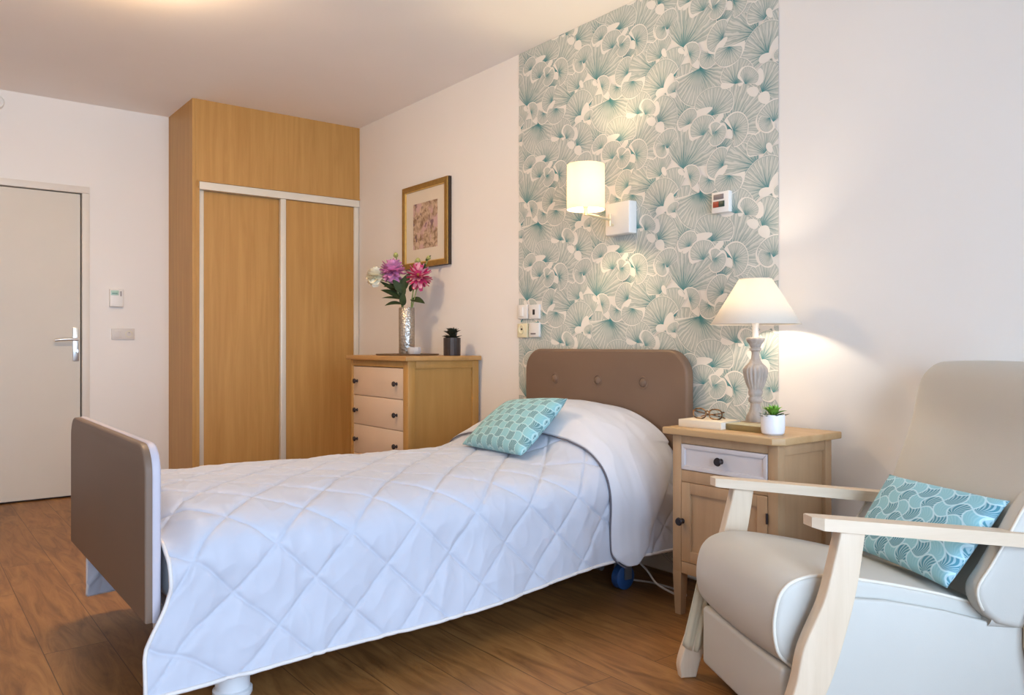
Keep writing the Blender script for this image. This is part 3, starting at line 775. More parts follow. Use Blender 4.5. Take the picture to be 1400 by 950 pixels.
# ------------------------------------------------------------------ bed
BX0, BX1, BXC = -3.275, -2.19, -2.7325
HY = 2.628
t = thing('bed', 'single bed with taupe upholstered headboard and footboard', 'bed', (BXC, 0, 0))
def lx(x): return x-BXC
hb = obj('headboard', prism(B(), rounded_rect(lx(BX0), lx(BX1), .30, .980, .115, 9, (0, 0, 1, 1)), HY, HY+.05, 'xzy', .014, 4), M['taupe'], t, 40)
for x in (-3.035, -2.728, -2.437):
    bm = B(); lathe(bm, [(.030, -.004), (.028, .002), (.022, .0025), (.020, -.001), (.017, .0045), (.010, .0075), (0, .0085)], 28)
    for v in bm.verts: v.co = Vector((v.co.x, -v.co.z, v.co.y))
    bmesh.ops.reverse_faces(bm, faces=bm.faces)
    obj('button', bm, M['taupe'], hb, 60, loc=(lx(x), HY, .832))
fb = obj('footboard', prism(B(), rounded_rect(lx(BX0), lx(BX1), .285, .742, .075, 8, (0, 0, 1, 1)), .505, .532, 'xzy', .006, 3), M['taupe'], t, 40)
lab(obj('footboard_rim', prism(B(), rounded_rect(lx(BX0)-.002, lx(BX1)+.002, .283, .744, .077, 8, (0, 0, 1, 1)), .522, .546, 'xzy', .007, 3), M['taupe_painted_daylight'], fb, 40), 'footboard rim with daylight painted into its paler colour')
bm = B(); box(bm, lx(-3.22), lx(-3.17), .546, HY, .24, .30, .004); box(bm, lx(-2.28), lx(-2.23), .546, HY, .24, .30, .004)
for y in (.58, 1.1, 1.6, 2.1, 2.55): box(bm, lx(-3.17), lx(-2.28), y, y+.05, .25, .29, .003)
obj('frame', bm, M['bedmetal'], t)
for (x, y) in ((-2.295, .765), (-3.165, .765)):
    obj('leg', lathe(B(), [(0, 0), (.052, 0), (.055, .006), (.055, .018), (.048, .022), (.048, .245), (0, .245)], 28), M['bedmetal'], t, loc=(lx(x), y, 0))
for (x, y) in ((-2.30, 2.36), (-3.16, 2.36)):
    bm = B(); lathe(bm, [(0, -.022), (.040, -.022), (.050, -.016), (.050, .016), (.040, .022), (0, .022)], 30)
    for v in bm.verts: v.co = Vector((v.co.z, v.co.x, v.co.y+.05))
    c = lab(obj('castor', bm, M['blue'], t, loc=(lx(x), y, 0)), 'blue castor wheel')
    bm = B(); cyl(bm, (-.026, 0, .05), (.026, 0, .05), .008, 12); box(bm, -.034, -.024, -.018, .018, .045, .15, .002); box(bm, .024, .034, -.018, .018, .045, .15, .002); box(bm, -.034, .034, -.02, .02, .12, .25, .004)
    obj('castor_fork', bm, M['greymetal'], c)
bm = B(); cyl(bm, (lx(-3.12), 2.30, .085), (lx(-2.36), 2.30, .085), .014, 14); cyl(bm, (lx(-2.40), 1.2, .13), (lx(-2.40), 2.30, .085), .012, 14)
obj('lifting_bar', bm, M['greymetal'], t)
lab(obj('power_cord', tube(B(), spline([(lx(x), y, z) for (x, y, z) in ((-2.40, 2.42, .16), (-2.22, 2.40, .10), (-2.13, 2.38, .055), (-2.06, 2.44, .012), (-2.10, 2.50, .008), (-2.25, 2.50, .008), (-2.35, 2.46, .008))], 8), .0042, 8), M['cord'], t, 180), 'grey-white cord looping out under the bed')
lab(obj('power_cord', tube(B(), spline([(lx(x), y, z) for (x, y, z) in ((-2.28, 2.52, .16), (-2.12, 2.54, .07), (-1.98, 2.56, .055), (-1.87, 2.53, .035), (-1.77, 2.48, .006), (-1.69, 2.55, .006), (-1.66, 2.682, .06))], 8), .004, 8), M['cord'], t, 180), 'thin white cord behind the nightstand')
tag(obj('mattress', box(B(), -3.205, -2.26, .575, HY-.01, .305, .50, .035, 4), M['mattress']), 'white mattress lying on the bed under the quilt', 'mattress')

# ---- quilt
QC = -2.71
def sstep(a, b, x):
    t = max(0, min(1, (x-a)/(b-a))); return t*t*(3-2*t)
def section(y):
    """cross-section polyline (x, z) from the far hem over the top to the near hem"""
    pil = sstep(1.97, 2.34, y); pil2 = pil-.12*sstep(2.47, 2.62, y)
    ztop = .548+.172*pil2+.006*math.sin(y*2.3)
    n = 3.6-1.5*pil; zs = .36-.03*pil
    if y < .66: ztop -= .055*(1-sstep(.56, .66, y))
    fl = .03+.012*math.sin(y*5.1)
    hemN = .118+.004*math.sin(y*7)+.062*sstep(1.0, 2.3, y)
    hemF = .075+.05*sstep(.5, 1.4, y)
    hw = .545
    pts = []
    for k in range(22):
        u = 1-k/22; w = u**1.4
        pts.append((QC-hw-fl*w*.6, hemF+(zs-hemF)*(1-u)))
    for k in range(81):
        a = PI-PI*k/80
        pts.append((QC+hw*math.copysign(abs(math.cos(a))**(2/n), math.cos(a))*(1+.018*0), zs+(ztop-zs)*abs(math.sin(a))**(2/n)))
    for k in range(1, 23):
        u = k/22; w = u**1.4
        pts.append((QC+hw+fl*w, zs+(hemN-zs)*u))
    return pts
def resample(pts, M_):
    d = [0]
    for a, b in zip(pts, pts[1:]): d.append(d[-1]+math.hypot(b[0]-a[0], b[1]-a[1]))
    # arc length zero on the bed's centre line
    mid = min(range(len(pts)), key=lambda i: abs(pts[i][0]-QC)); s0 = d[mid]; out = []; j = 0
    for i in range(M_):
        s = d[-1]*i/(M_-1)
        while j < len(d)-2 and d[j+1] < s: j += 1
        t = (s-d[j])/max(1e-9, d[j+1]-d[j])
        out.append((pts[j][0]+(pts[j+1][0]-pts[j][0])*t, pts[j][1]+(pts[j+1][1]-pts[j][1])*t, s-s0))
    return out
# phase of the stitching: a crossing lies on the near side at y .848, z .444
sec = resample(section(.848), 400)
S0 = min((p for p in sec if p[0] > QC), key=lambda p: abs(p[1]-.444))[2]
QP = .229
def groove(y, s):
    a = (y+s-(.848+S0))/QP; b = (y-s-(.848-S0))/QP
    da = abs(a-round(a))*QP/1.414; db = abs(b-round(b))*QP/1.414
    return min(da, db), da, db
NY, NS = 430, 400
def quilt_point(y, col, x, z, s, nrm):
    g, da, db = groove(y, s)
    puff = .0068*(1-math.exp(-g/.013))-.0042*math.exp(-(g/.0030)**2)
    hang = sstep(.42, .62, abs(s))
    wr = noise.noise(Vector((y*5.5, s*4.0, 1.7)))*.007+noise.noise(Vector((y*15, s*9, 7.)))*.0032
    wr += hang*(noise.noise(Vector((y*8.5, s*2.2, 3.1)))*.010+(1-abs(noise.noise(Vector((y*7+s*3, s*3-y*2, 8.)))))**6*.004+noise.noise(Vector((y*22, s*9, 5.)))*.003)
    # little puckers drawn along the seams
    wr += .0030*math.exp(-g/.03)*noise.noise(Vector((y*30, s*30, 2.)))+.0022*(1-abs(noise.noise(Vector((y*13+s*5, s*6-y*4, 4.)))))**8
    return Vector((x, y, z))+nrm*(puff+wr)
def quilt_grid(ys, k0, k1):
    rows = []
    for y in ys:
        sec = resample(section(y), NS); row = []
        for i in range(k0, k1):
            x, z, s = sec[i]; a = sec[max(0, i-1)]; b = sec[min(NS-1, i+1)]
            tx, tz = b[0]-a[0], b[1]-a[1]; l = math.hypot(tx, tz) or 1
            row.append((y, x, z, s, Vector((-tz/l, 0, tx/l))))
        rows.append(row)
    return rows
def grid_mesh(P):
    bm = B(); V = [[bm.verts.new(p) for p in r] for r in P]
    for a, b in zip(V, V[1:]):
        for k in range(len(a)-1): bm.faces.new((a[k], b[k], b[k+1], a[k+1]))
    bmesh.ops.recalc_face_normals(bm, faces=bm.faces)
    return bm
ys = [.0+i/(NY-1) for i in range(NY)]
rows = []
for u in ys:
    y = .56+u*(HY-.012-.56); rows.append(y)
G = quilt_grid(rows, 0, NS)
P = []
for r in G:
    pr_ = []
    for (y, x, z, s, nrm) in r:
        p = quilt_point(y, None, x, z, s, nrm)
        hang = sstep(.60, .78, abs(s))
        if hang and y < .80 and s > 0:             # the hanging sides reach past the foot end
            p.y -= .066*hang*(1-(y-.56)/.24)
        pr_.append(p)
    P.append(pr_)
bm = grid_mesh(P)
hemN = [r[-1].copy() for r in P]; hemF = [r[0].copy() for r in P]; foot = [p.copy() for p in P[0]]
q = obj('quilt', bm, M['quilt'], smooth=180)
tag(q, 'pale lavender diamond-quilted bedspread covering the bed', 'quilt')
md = q.modifiers.new('thickness', 'SOLIDIFY'); md.thickness = .010; md.offset = -1
obj('binding', tube(B(), hemN[::2]+[hemN[-1]], .006, 8), M['piping'], q, 180)
obj('binding', tube(B(), hemF[::3], .006, 8), M['piping'], q, 180)
obj('binding', tube(B(), foot[::3], .0055, 8), M['piping'], q, 180)
# ---- lining turned back over the pillow
FYa = 2.125
NF = 90; rows = []
k0 = 50
P = []; front = []
for i in range(NF):
    u = i/(NF-1); row = []
    for k in range(k0, NS):
        # how far back the turned-over band reaches on the hanging side
        sN = (k-(NS-1)/2)/((NS-1)/2)
        row.append((u, k))
    P.append(row)
cache = {}
def sect_at(y):
    key = round(y, 4)
    if key not in cache: cache[key] = resample(section(y), NS)
    return cache[key]
Q = []
for i in range(NF):
    u = i/(NF-1); row = []
    for k in range(k0, NS):
        s_ = sect_at(2.3)[k][2]
        side = sstep(.42, .86, s_)
        yb = (HY-.016)*(1-side)+2.335*side
        yf = FYa+.018*math.sin(s_*5)+.022*sstep(.3, .6, s_)
        rnd_ = max(0, (s_-(sect_at(2.3)[-1][2]-.085))/.085)          # rounded lower corners
        c_ = .075*min(1, rnd_)**2.2
        y = (yf+c_)+(yb-c_-(yf+c_))*u
        sec = sect_at(y); x, z, s = sec[k]; a = sec[max(0, k-1)]; b = sec[min(NS-1, k+1)]
        tx, tz = b[0]-a[0], b[1]-a[1]; l = math.hypot(tx, tz) or 1; nrm = Vector((-tz/l, 0, tx/l))
        edge = min(u, 1-u if side > .02 else 1)
        off = .019+.010*(1-math.exp(-edge/.10))+.004*noise.noise(Vector((y*9, s*7, 4)))+.006*noise.noise(Vector((y*4, s*3, 9)))*sstep(.2, .5, s)+.003*noise.noise(Vector((y*24, s*5, 3)))+.003*(1-abs(noise.noise(Vector((y*9, s*6, 1)))))**5
        row.append(Vector((x, y, z-.028*sstep(.55, .8, s)))+nrm*off)
    Q.append(row)
bm = grid_mesh(Q)
fo = lab(obj('turned_back_fold', bm, M['fold'], q, 180), 'white lining folded back over the pillow')
md = fo.modifiers.new('thickness', 'SOLIDIFY'); md.thickness = .014; md.offset = -1
lab(obj('fold_shadow_line', tube(B(), [p+Vector((0, -.003, -.006)) for p in Q[0]], .0030, 8), M['fold_shadow'], fo, 180), 'painted shadow line along the fold')  # thin dark tube stands in for the shadow at the fold's edge

# ------------------------------------------------------------------ cushions
def cushion(name, label, BL, BR, TR, TL, thick, mat, pinch=.05):
    BL, BR, TR, TL = map(Vector, (BL, BR, TR, TL)); n = 36
    bm = B(); uvl = bm.loops.layers.uv.new('UVMap')
    nrm = (BR-BL).cross(TL-BL).normalized()
    def pos(u, v, sgn):
        a, b = 2*u-1, 2*v-1
        a2 = a*(1-pinch*(1-b*b)); b2 = b*(1-pinch*(1-a*a)*.9)
        uu, vv = (a2+1)/2, (b2+1)/2
        p = BL*(1-uu)*(1-vv)+BR*uu*(1-vv)+TR*uu*vv+TL*(1-uu)*vv
        h = thick*(max(0, (1-a**2))**.42*max(0, (1-b**2))**.42)
        h *= 1+.10*noise.noise(Vector((u*3.2, v*3.2, 2.)))
        return p+nrm*(sgn*h)
    for sgn in (1, -1):
        V = [[bm.verts.new(pos(i/n, j/n, sgn)) for j in range(n+1)] for i in range(n+1)]
        for i in range(n):
            for j in range(n):
                vs = [V[i][j], V[i+1][j], V[i+1][j+1], V[i][j+1]]; uv = [(i/n, j/n), ((i+1)/n, j/n), ((i+1)/n, (j+1)/n), (i/n, (j+1)/n)]
                if sgn < 0: vs.reverse(); uv.reverse()
                f = bm.faces.new(vs)
                for l, c in zip(f.loops, uv): l[uvl].uv = c
    bmesh.ops.remove_doubles(bm, verts=bm.verts, dist=1e-5)
    o = tag(obj(name, bm, mat, smooth=180), label, 'cushion')
    return o
cushion('cushion', 'teal scale-patterned cushion lying on the bed against the pillow bulge', (-2.92, 1.985, .560), (-2.45, 1.945, .565), (-2.495, 2.232, .775), (-2.885, 2.215, .742), .058, M['cush_bed'])

# ------------------------------------------------------------------ nightstand
NX0, NX1, NY0, NY1 = -1.98, -1.53, 2.295, 2.62
t = thing('nightstand', 'small oak nightstand with one pale drawer beside the bed', 'nightstand', (0, 0, 0))
ch = .03
poly = [(NX0-.025, NY0-.027), (NX1+.025-ch, NY0-.027), (NX1+.025, NY0-.027+ch), (NX1+.025, NY1+.02), (NX0-.025, NY1+.02)]
obj('top', prism(B(), poly, .670, .696, 'xyz', .005, 3), M['ns_top'], t)
def leg_bm(x0, x1, y0, y1):
    bm = B(); box(bm, x0, x1, y0, y1, .16, .670, .004)
    cx, cy = (x0+x1)/2, (y0+y1)/2; r = bmesh.ops.create_cube(bm, size=1.)
    for v in r['verts']:
        lo = v.co.z < 0; k = .66 if lo else .985
        v.co = Vector((cx+v.co.x*(x1-x0)*k, cy+v.co.y*(y1-y0)*k, .0 if lo else .161))
    return bm
for (x0, x1, y0, y1) in ((NX0, NX0+.04, NY0, NY0+.04), (NX1-.04, NX1, NY0, NY0+.04), (NX0, NX0+.04, NY1-.04, NY1), (NX1-.04, NX1, NY1-.04, NY1)):
    obj('leg', leg_bm(x0, x1, y0, y1), M['ns'], t)
bm = B()
box(bm, NX0+.04, NX1-.04, NY0+.003, NY0+.03, .638, .670, .001); box(bm, NX0+.04, NX1-.04, NY0+.003, NY0+.03, .498, .541, .001); box(bm, NX0+.04, NX1-.04, NY0+.003, NY0+.03, .158, .202, .001)
for x in (NX0+.004, NX1-.036):
    box(bm, x, x+.032, NY0+.04, NY1-.04, .632, .670, .001); box(bm, x, x+.032, NY0+.04, NY1-.04, .158, .205, .001)
    box(bm, x+.008, x+.022, NY0+.04, NY1-.04, .205, .632)
box(bm, NX0+.04, NX1-.04, NY1-.02, NY1-.008, .16, .665); box(bm, NX0+.04, NX1-.04, NY0+.03, NY1-.02, .165, .18)
obj('carcass', bm, M['ns'], t)
def framed(bm, x0, x1, z0, z1, y, w, d):
    """a raised border round a sunk panel"""
    frame_bars(bm, x0, x1, z0, z1, w, y, y+.016, .002)
    box(bm, x0+w-.001, x1-w+.001, y+d, y+.016, z0+w-.001, z1-w+.001)
bm = B(); framed(bm, NX0+.042, NX1-.042, .543, .636, NY0-.001, .016, .006)
d = lab(obj('drawer', bm, M['ns_drawer'], t), 'pale lavender-white drawer front')
obj('knob', knob_bm(), M['knob'], d, loc=(-1.762, NY0+.004, .590))
bm = B()
for a in (((NX0+.042), (NX0+.082), .204, .496), ((NX1-.082), (NX1-.042), .204, .496), ((NX0+.082), (NX1-.082), .456, .496), ((NX0+.082), (NX1-.082), .204, .244)):
    box(bm, a[0], a[1], NY0, NY0+.018, a[2], a[3], .001)
box(bm, NX0+.08, NX1-.08, NY0+.009, NY0+.016, .243, .457)
d = obj('door', bm, M['ns'], t)
obj('knob', knob_bm(), M['knob'], d, loc=(-1.932, NY0, .352))
bm = B(); cyl(bm, (NX1-.041, NY0-.003, .405), (NX1-.041, NY0-.003, .440), .004, 10)
obj('hinge', bm, M['knob'], d)

# ------------------------------------------------------------------ on the nightstand
NZ = .696
t = thing('book', 'cream book lying on the nightstand under the eyeglasses', 'book', (-1.88, 2.385, NZ), .10)
bm = B(); box(bm, -.095, .085, -.06, .075, 0, .003, .0008); box(bm, -.095, .085, -.06, .075, .025, .028, .0008); box(bm, -.095, .085, -.0605, -.0575, .001, .027, .0005)
obj('cover', bm, M['book_cream'], t)
obj('pages', box(B(), -.092, .0845, -.0575, .072, .003, .025), M['pages'], t, None)
t = thing('book', 'olive brown book lying between the lamp foot and the white pot', 'book', (-1.72, 2.41, NZ), -.02)
bm = B(); box(bm, -.082, .088, -.045, .04, 0, .003, .0008); box(bm, -.082, .088, -.0455, -.042, .001, .021, .0006)
lab(obj('spine', bm, M['book_olive'], t), 'olive brown spine')
lab(obj('cover', box(B(), -.082, .088, -.045, .04, .020, .023, .0008), M['book_top'], t), 'pale green front cover')
obj('pages', box(B(), -.080, .0875, -.042, .038, .003, .020), M['pages'], t, None)

t = thing('eyeglasses', 'tortoiseshell eyeglasses folded on the cream book', 'eyeglasses', (-1.895, 2.392, NZ+.028), .12)
def rim(cx):
    return [Vector((cx+.027*math.copysign(abs(math.cos(a))**.8, math.cos(a)), 0, .020+.0185*math.copysign(abs(math.sin(a))**.8, math.sin(a)))) for a in [2*PI*k/26 for k in range(27)]]
bm = B(); tube(bm, rim(-.034), .0028, 8); tube(bm, rim(.034), .0028, 8)
tube(bm, spline([(-.009, 0, .026), (0, -.002, .031), (.009, 0, .026)], 5), .0025, 8)
obj('rim', bm, M['tortoise'], t, 180)
for cx in (-.034, .034):
    bm = B(); bm.faces.new([bm.verts.new(p) for p in rim(cx)[:-1]]); obj('lens', bm, M['lens'], t, None)
for s in (-1, 1):
    bm = B(); tube(bm, spline([(s*.062, .001, .030), (s*.062, .012, .028), (s*.03, .028+.006*s, .020), (-s*.035, .036+.006*s, .010), (-s*.055, .038+.006*s, .004)], 5), .0024, 8)
    obj('temple', bm, M['tortoise'], t, 180)

t = thing('succulent_plant', 'bright green succulent in a white pot on the nightstand corner', 'potted plant', (-1.595, 2.362, NZ))
bm = B(); lathe(bm, [(0, 0), (.030, 0), (.037, .006), (.0395, .020), (.0395, .066), (.038, .069), (.035, .066), (.035, .055), (0, .055)], 40)
obj('pot', bm, M['pot_white'], t)
obj('soil', lathe(B(), [(0, .0555), (.034, .0555), (.034, .058), (0, .060)], 24), M['soil'], t)
bm = B(); rosette(bm, (0, 0, .058), [(9, .056, 16, .022, 1), (8, .050, 34, .024, 0), (7, .050, 52, .022, 0), (5, .050, 70, .019, 0), (3, .045, 82, .014, 0)], 8)
obj('leaf_rosette', bm, [M['succ'], M['succ_d']], t, 180)

# table lamp
LXP, LYP = -1.762, 2.50
t = thing('table_lamp', 'lit table lamp with turned grey wooden base and conical shade on the nightstand', 'lamp', (LXP, LYP, NZ))
b0 = 1.005-NZ
def lz(v): return b0-(v-470)*.00269
obj('plinth', box(B(), -.039, .039, -.039, .039, 0, .024, .003), M['plinthwood'], t)
prof = [(0, .024), (.034, .024), (.035, .030), (.033, lz(569)), (.024, lz(563)), (.0185, lz(556)), (.0185, lz(551)), (.024, lz(549.5)), (.026, lz(546)), (.0235, lz(543.5)),
        (.0205, lz(542)), (.025, lz(539)), (.0265, lz(536)), (.024, lz(533.5)), (.026, lz(531)), (.035, lz(524)), (.0425, lz(515)), (.045, lz(508)), (.0435, lz(504)), (.037, lz(500.5)), (.024, lz(496)), (.0155, lz(490)),
        (.0135, lz(484)), (.014, lz(480.5)), (.021, lz(479)), (.022, lz(476.5)), (.0165, lz(475)), (.021, lz(471.5)), (.032, lz(466)), (.0335, lz(463)), (.031, lz(461.5)), (.012, lz(461)), (0, lz(461))]
bm = B(); lathe(bm, prof, 144, flute=lambda z: (.10 if lz(530) < z < lz(502) else 0, 18))
obj('base', bm, M['lampwood'], t, 50)
obj('bulb_socket', lathe(B(), [(0, lz(461)), (.0115, lz(461)), (.0115, lz(444)), (.015, lz(440)), (.015, lz(420)), (0, lz(420))], 20), M['white_plastic'], t)
sb, st_ = lz(443), lz(381.5)
bm = B(); lathe(bm, [(.160, sb), (.0585, st_), (.0570, st_), (.1585, sb), (.160, sb)], 64)
sh = obj('lamp_shade', bm, M['shade'], t, 60)
bm = B(); tube(bm, [(.1605*math.cos(a), .1605*math.sin(a), sb) for a in [2*PI*k/64 for k in range(65)]], .0018, 6); tube(bm, [(.0582*math.cos(a), .0582*math.sin(a), st_) for a in [2*PI*k/40 for k in range(41)]], .0016, 6)
for a in (0, 2.09, 4.19): tube(bm, [(.006*math.cos(a), .006*math.sin(a), st_-.006), (.058*math.cos(a), .058*math.sin(a), st_-.001)], .0012, 6)
obj('shade_ring', bm, M['shade'], sh, 180)
bm = B(); ball(bm, (0, 0, lz(411)), .022, 3, 0, (1, 1, 1.2))
obj('bulb', bm, M['bulb'], t, 180)

# ------------------------------------------------------------------ wall lamp
SX, SY = -2.618, 2.45
t = thing('wall_lamp', 'lit wall lamp with cylindrical cream shade on the patterned wallpaper', 'lamp', (-2.615, WY, 1.588))
obj('wall_plate', box(B(), -.082, .075, -.052, -.001, -.075, .075, .006, 3), M['white_plastic'], t)
bm = B(); cyl(bm, (-.03, -.072, -.035), (-.03, -.072, .020), .007, 14); cyl(bm, (-.03, -.075, -.028), (-.03, -.05, -.028), .006, 10)
obj('pivot', bm, M['brass'], t)
ax = SX+2.615; ay = SY-WY
bm = B(); tube(bm, spline([(-.03, -.072, -.005), (-.018, -.16, -.002), (ax, ay, .0)], 6), .0065, 12); cyl(bm, (ax, ay, -.006), (ax, ay, .050), .009, 14)
obj('arm', bm, M['brass'], t)
bm = B(); cyl(bm, (ax, ay, .030), (ax, ay, .075), .014, 16)
obj('bulb_socket', bm, M['white_plastic'], t)
zb, zt = 1.607-1.588, 1.808-1.588
bm = B(); lathe(bm, [(.0855, zb), (.0845, zt), (.0830, zt), (.0840, zb), (.0855, zb)], 56, (ax, ay, 0))
sh = obj('lamp_shade', bm, M['shade_w'], t, 60)
bm = B()
for a in (.5, 2.6, 4.7): tube(bm, [(ax+.01*math.cos(a), ay+.01*math.sin(a), .04), (ax+.084*math.cos(a), ay+.084*math.sin(a), zb+.008)], .0013, 6)
obj('shade_ring', bm, M['brass'], sh, 180)
bm = B(); ball(bm, (ax, ay, .118), .022, 3, 0, (1, 1, 1.5))
obj('bulb', bm, M['bulb_w'], t, 180)

# ------------------------------------------------------------------ wall controls
t = thing('call_panel', 'small white call panel with red and dark windows on the wallpaper', 'control panel', (-2.056, WY, 1.587))
obj('housing', box(B(), -.043, .043, -.024, -.001, -.043, .043, .003), M['white_plastic'], t)
obj('grey_window', box(B(), -.032, .018, -.0262, -.022, .012, .033, .001), M['grey_plastic'], t)
obj('red_key', box(B(), -.034, -.006, -.0275, -.022, -.020, .004, .001), M['red_plastic'], t)
obj('dark_key', box(B(), -.005, .022, -.0275, -.022, -.020, .004, .001), M['green_dark'], t)
def plate(name, label, cat, x, z, mat, extra):
    t = thing(name, label, cat, (x, WY, z), 0, 'wall plates left of the headboard')
    obj('plate', box(B(), -.042, .042, -.015, -.001, -.038, .038, .003), mat, t); extra(t)
def e1(t): obj('rocker', box(B(), -.026, .010, -.020, -.014, -.024, .026, .002), M['white_plastic'], t)
def e2(t): obj('jack', box(B(), -.010, .008, -.0165, -.014, -.016, .012, .001), M['black_plastic'], t)
def e3(t):
    o = obj('round_socket', lathe(B(), [(0, 0), (.018, 0), (.020, .004), (.024, .004), (.025, 0)], 24), M['cream_plastic'], t, loc=(-.004, -.0152, .006)); o.rotation_euler = (PI/2, 0, 0)
    obj('pin_hole', box(B(), -.010, .002, -.0162, -.0145, .002, .012), M['black_plastic'], t, None)
def e4(t): obj('slot', box(B(), -.026, .016, -.0165, -.014, -.024, -.016, .001), M['grey_plastic'], t)
plate('light_switch', 'upper left wall plate with pale rocker above the headboard', 'switch', -3.372, 1.178, M['white_plastic'], e1)
plate('television_socket', 'upper right wall plate with black jack above the headboard', 'socket', -3.272, 1.176, M['white_plastic'], e2)
plate('power_socket', 'lower left yellowish wall plate with round socket above the headboard', 'socket', -3.372, 1.077, M['cream_plastic'], e3)
plate('telephone_socket', 'lower right white wall plate with slot near the headboard', 'socket', -3.272, 1.079, M['white_plastic'], e4)

# ------------------------------------------------------------------ armchair (local: x to its near side, y to its back)
ch_ = thing('armchair', 'cream recliner armchair with pale wooden arms by the nightstand', 'armchair', (-1.288, 1.841, 0), math.atan2(-.472, .881))
# seat with rolled front
SP = spline([(-.035, .232, 0), (-.066, .262, 0), (-.078, .31, 0), (-.076, .36, 0), (-.060, .408, 0), (-.022, .436, 0), (.05, .444, 0), (.20, .420, 0), (.36, .384, 0), (.50, .345, 0), (.60, .33, 0)], 5)
poly = [(p.x, p.y) for p in SP]+[(.60, .20), (.02, .20)]
obj('seat', loft(B(), poly, -.243, .240, .012, .014), M['cream'], ch_, 50)
for b in (.240,):
    s = 1 if b > 0 else -1
    obj('seat_piping', tube(B(), [(b-s*.006, p.x, p.y) for p in [Vector((-.02, .222, 0))]+SP[:44]], .0045, 8), M['cream_pipe'], ch_, 180)
obj('front_panel', box(B(), -.238, .238, -.060, -.025, .055, .228, .014, 4), M['cream'], ch_, 40)
obj('underframe', box(B(), -.225, .225, -.02, .60, .09, .20, .004), M['gap'], ch_)
# backrest
BP = spline([(.47, .30, 0), (.515, .42, 0), (.568, .56, 0), (.610, .67, 0), (.640, .75, 0), (.654, .80, 0), (.664, .85, 0), (.685, .905, 0), (.722, .938, 0), (.758, .946, 0), (.790, .925, 0), (.797, .88, 0), (.775, .72, 0), (.725, .50, 0), (.66, .28, 0)], 4)
bm = loft(B(), [(p.x, p.y) for p in BP], -.272, .272, .010, .030)
obj('backrest', bm, M['cream'], ch_, 50)
for s in (-1, 1):
    WP = spline([(.49, .315, 0), (.447, .352, 0), (.432, .405, 0), (.47, .46, 0), (.52, .535, 0), (.566, .605, 0), (.61, .645, 0), (.66, .64, 0), (.66, .54, 0), (.60, .40, 0), (.55, .30, 0)], 4)
    if s < 0: WP = [p for p in WP if p.y < .53]
    b0_, b1_ = sorted((s*.228, s*.282))
    w = obj('side_bolster', prism(B(), [(p.x, p.y) for p in WP], b0_, b1_, 'yzx', .016, 4), M['cream'], ch_, 50)
    obj('bolster_piping', tube(B(), [(s*.277, p.x+.002, p.y) for p in WP[4:(22 if s > 0 else 16)]], .0038, 8), M['cream_pipe'], w, 180)
# side panels
for s in (-1, 1):
    b0_, b1_ = sorted((s*.244, s*.262))
    pl = [(-.02, .06), (.64, .06), (.64, .30), (.52, .305), (.36, .350), (.20, .384), (.10, .395), (.06, .36), (.02, .25)]
    obj('side_panel', prism(B(), pl, b0_, b1_, 'yzx', .007, 3), M['cream'], ch_, 30)
# arms and legs
def arm(s):
    bm = B(); w0, w1 = .246, .306
    ol = [(w0+.004, -.012), (w1-.018, -.012), (w1, .010), (w1, .66), (w0, .66), (w0, -.004)]
    prism(bm, ol, 0, .034, 'xyz', .004, 2)
    for v in bm.verts:
        top = v.co.z > .017; y = v.co.y
        v.co.z = .600-.108*max(0, y)-(0 if top else .034)+(.010*max(0, 1-max(0, y+.012)/.045) if not top else 0)
        v.co.x *= s
    if s < 0: bmesh.ops.reverse_faces(bm, faces=bm.faces)
    return bm
LO = spline([(.120, .562, 0), (.098, .43, 0), (.065, .31, 0), (.030, .21, 0), (-.018, .12, 0), (-.050, .055, 0), (-.066, 0, 0)], 5)
LI = spline([(-.113, 0, 0), (-.117, .045, 0), (-.092, .12, 0), (-.058, .216, 0), (-.038, .30, 0), (.010, .40, 0), (.034, .48, 0), (.055, .564, 0)], 5)
for s in (1, -1):
    obj('armrest', arm(s), M['beech'], ch_, 30)
    b0_, b1_ = sorted((s*.264, s*.300))
    obj('leg', prism(B(), [(p.x, p.y) for p in LO+LI], b0_, b1_, 'yzx', .005, 3), M['beech_v'], ch_, 30)
    obj('leg', prism(B(), [(.57, .525), (.57, .25), (.60, .10), (.66, 0), (.70, 0), (.665, .10), (.645, .25), (.645, .525)], b0_, b1_, 'yzx', .005, 3), M['beech_v'], ch_, 30)
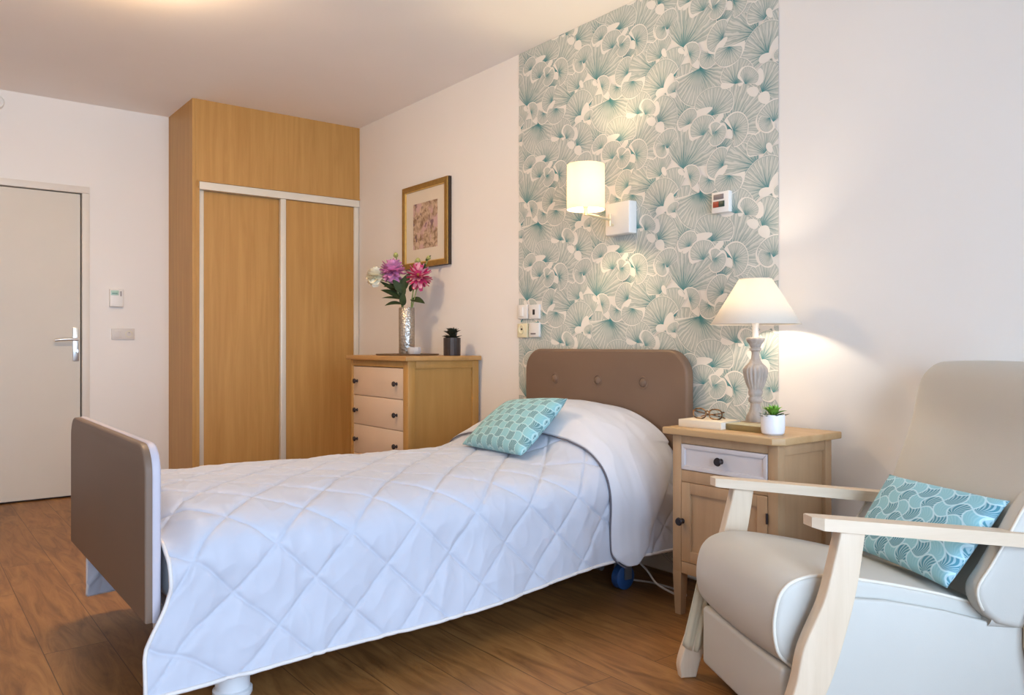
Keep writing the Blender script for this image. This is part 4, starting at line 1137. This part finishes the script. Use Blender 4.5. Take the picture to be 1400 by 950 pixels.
# loose cloth hanging by the far front leg
bm = B(); V = []
for i in range(15):
    v = i/14; row = []
    for j in range(21):
        u = j/20; z = .335-.235*v-.02*math.sin(u*3)*v
        y = -.060-.050*v+.075*u
        x = -.252-.006*math.sin(u*17+1)*v-.012*v-.004*math.sin(u*31)*v
        row.append(bm.verts.new((x, y, z)))
    V.append(row)
for a, b in zip(V, V[1:]):
    for k in range(20): bm.faces.new((a[k], a[k+1], b[k+1], b[k]))
o = lab(obj('loose_side_cloth', bm, M['skirtcloth'], ch_, 180), 'cream cloth hanging loose by the front leg')
md = o.modifiers.new('thickness', 'SOLIDIFY'); md.thickness = .003

# chair cushion (world coordinates from the chair's frame)
MW = Matrix.Translation((-1.288, 1.841, 0)) @ Matrix.Rotation(math.atan2(-.472, .881), 4, 'Z')
def cw(a, b, z): return MW @ Vector((b, a, z))
cushion('cushion', 'teal scale-patterned cushion leaning on the armchair seat', cw(.350, -.128, .412), cw(.372, .250, .402), cw(.565, .232, .607), cw(.515, -.178, .610), .048, M['cush_chair'])

# ------------------------------------------------------------------ light
wd = bpy.data.worlds.new('World'); S.world = wd; wd.use_nodes = True
nt = wd.node_tree; bg = nt.nodes['Background']
bg.inputs['Color'].default_value = (.72, .84, 1., 1); bg.inputs['Strength'].default_value = 1.2
def area(name, loc, rot, sx, sy, power, col):
    l = bpy.data.lights.new(name, 'AREA'); l.shape = 'RECTANGLE'; l.size = sx; l.size_y = sy; l.energy = power; l.color = col
    o = bpy.data.objects.new(name, l); o.location = loc; o.rotation_euler = rot; link(o); return o
area('daylight', (RX+.25, (A0+A1)/2, (Z0+Z1)/2), (0, PI/2, 0), Z1-Z0, A1-A0, 162, (.56, .75, 1.))

# ------------------------------------------------------------------ camera
cam = bpy.data.cameras.new('camera'); co = bpy.data.objects.new('camera', cam); link(co)
yaw = math.radians(142.2)
co.location = (0, 0, 1.005); co.rotation_euler = (PI/2, 0, yaw-PI/2)
cam.sensor_width = 36.; cam.lens = 1087/1400*36.; cam.shift_y = -(475-470)/1400.; cam.clip_start = .05
S.camera = co
S.view_settings.view_transform = 'Standard'; S.view_settings.look = 'None'; S.view_settings.gamma = 1.; S.view_settings.use_curve_mapping = False
S.view_settings.exposure = .49
S.cycles.use_denoising = True
S.cycles.max_bounces = 10; S.cycles.diffuse_bounces = 6; S.cycles.transparent_max_bounces = 8
S.cycles.sample_clamp_indirect = 6.
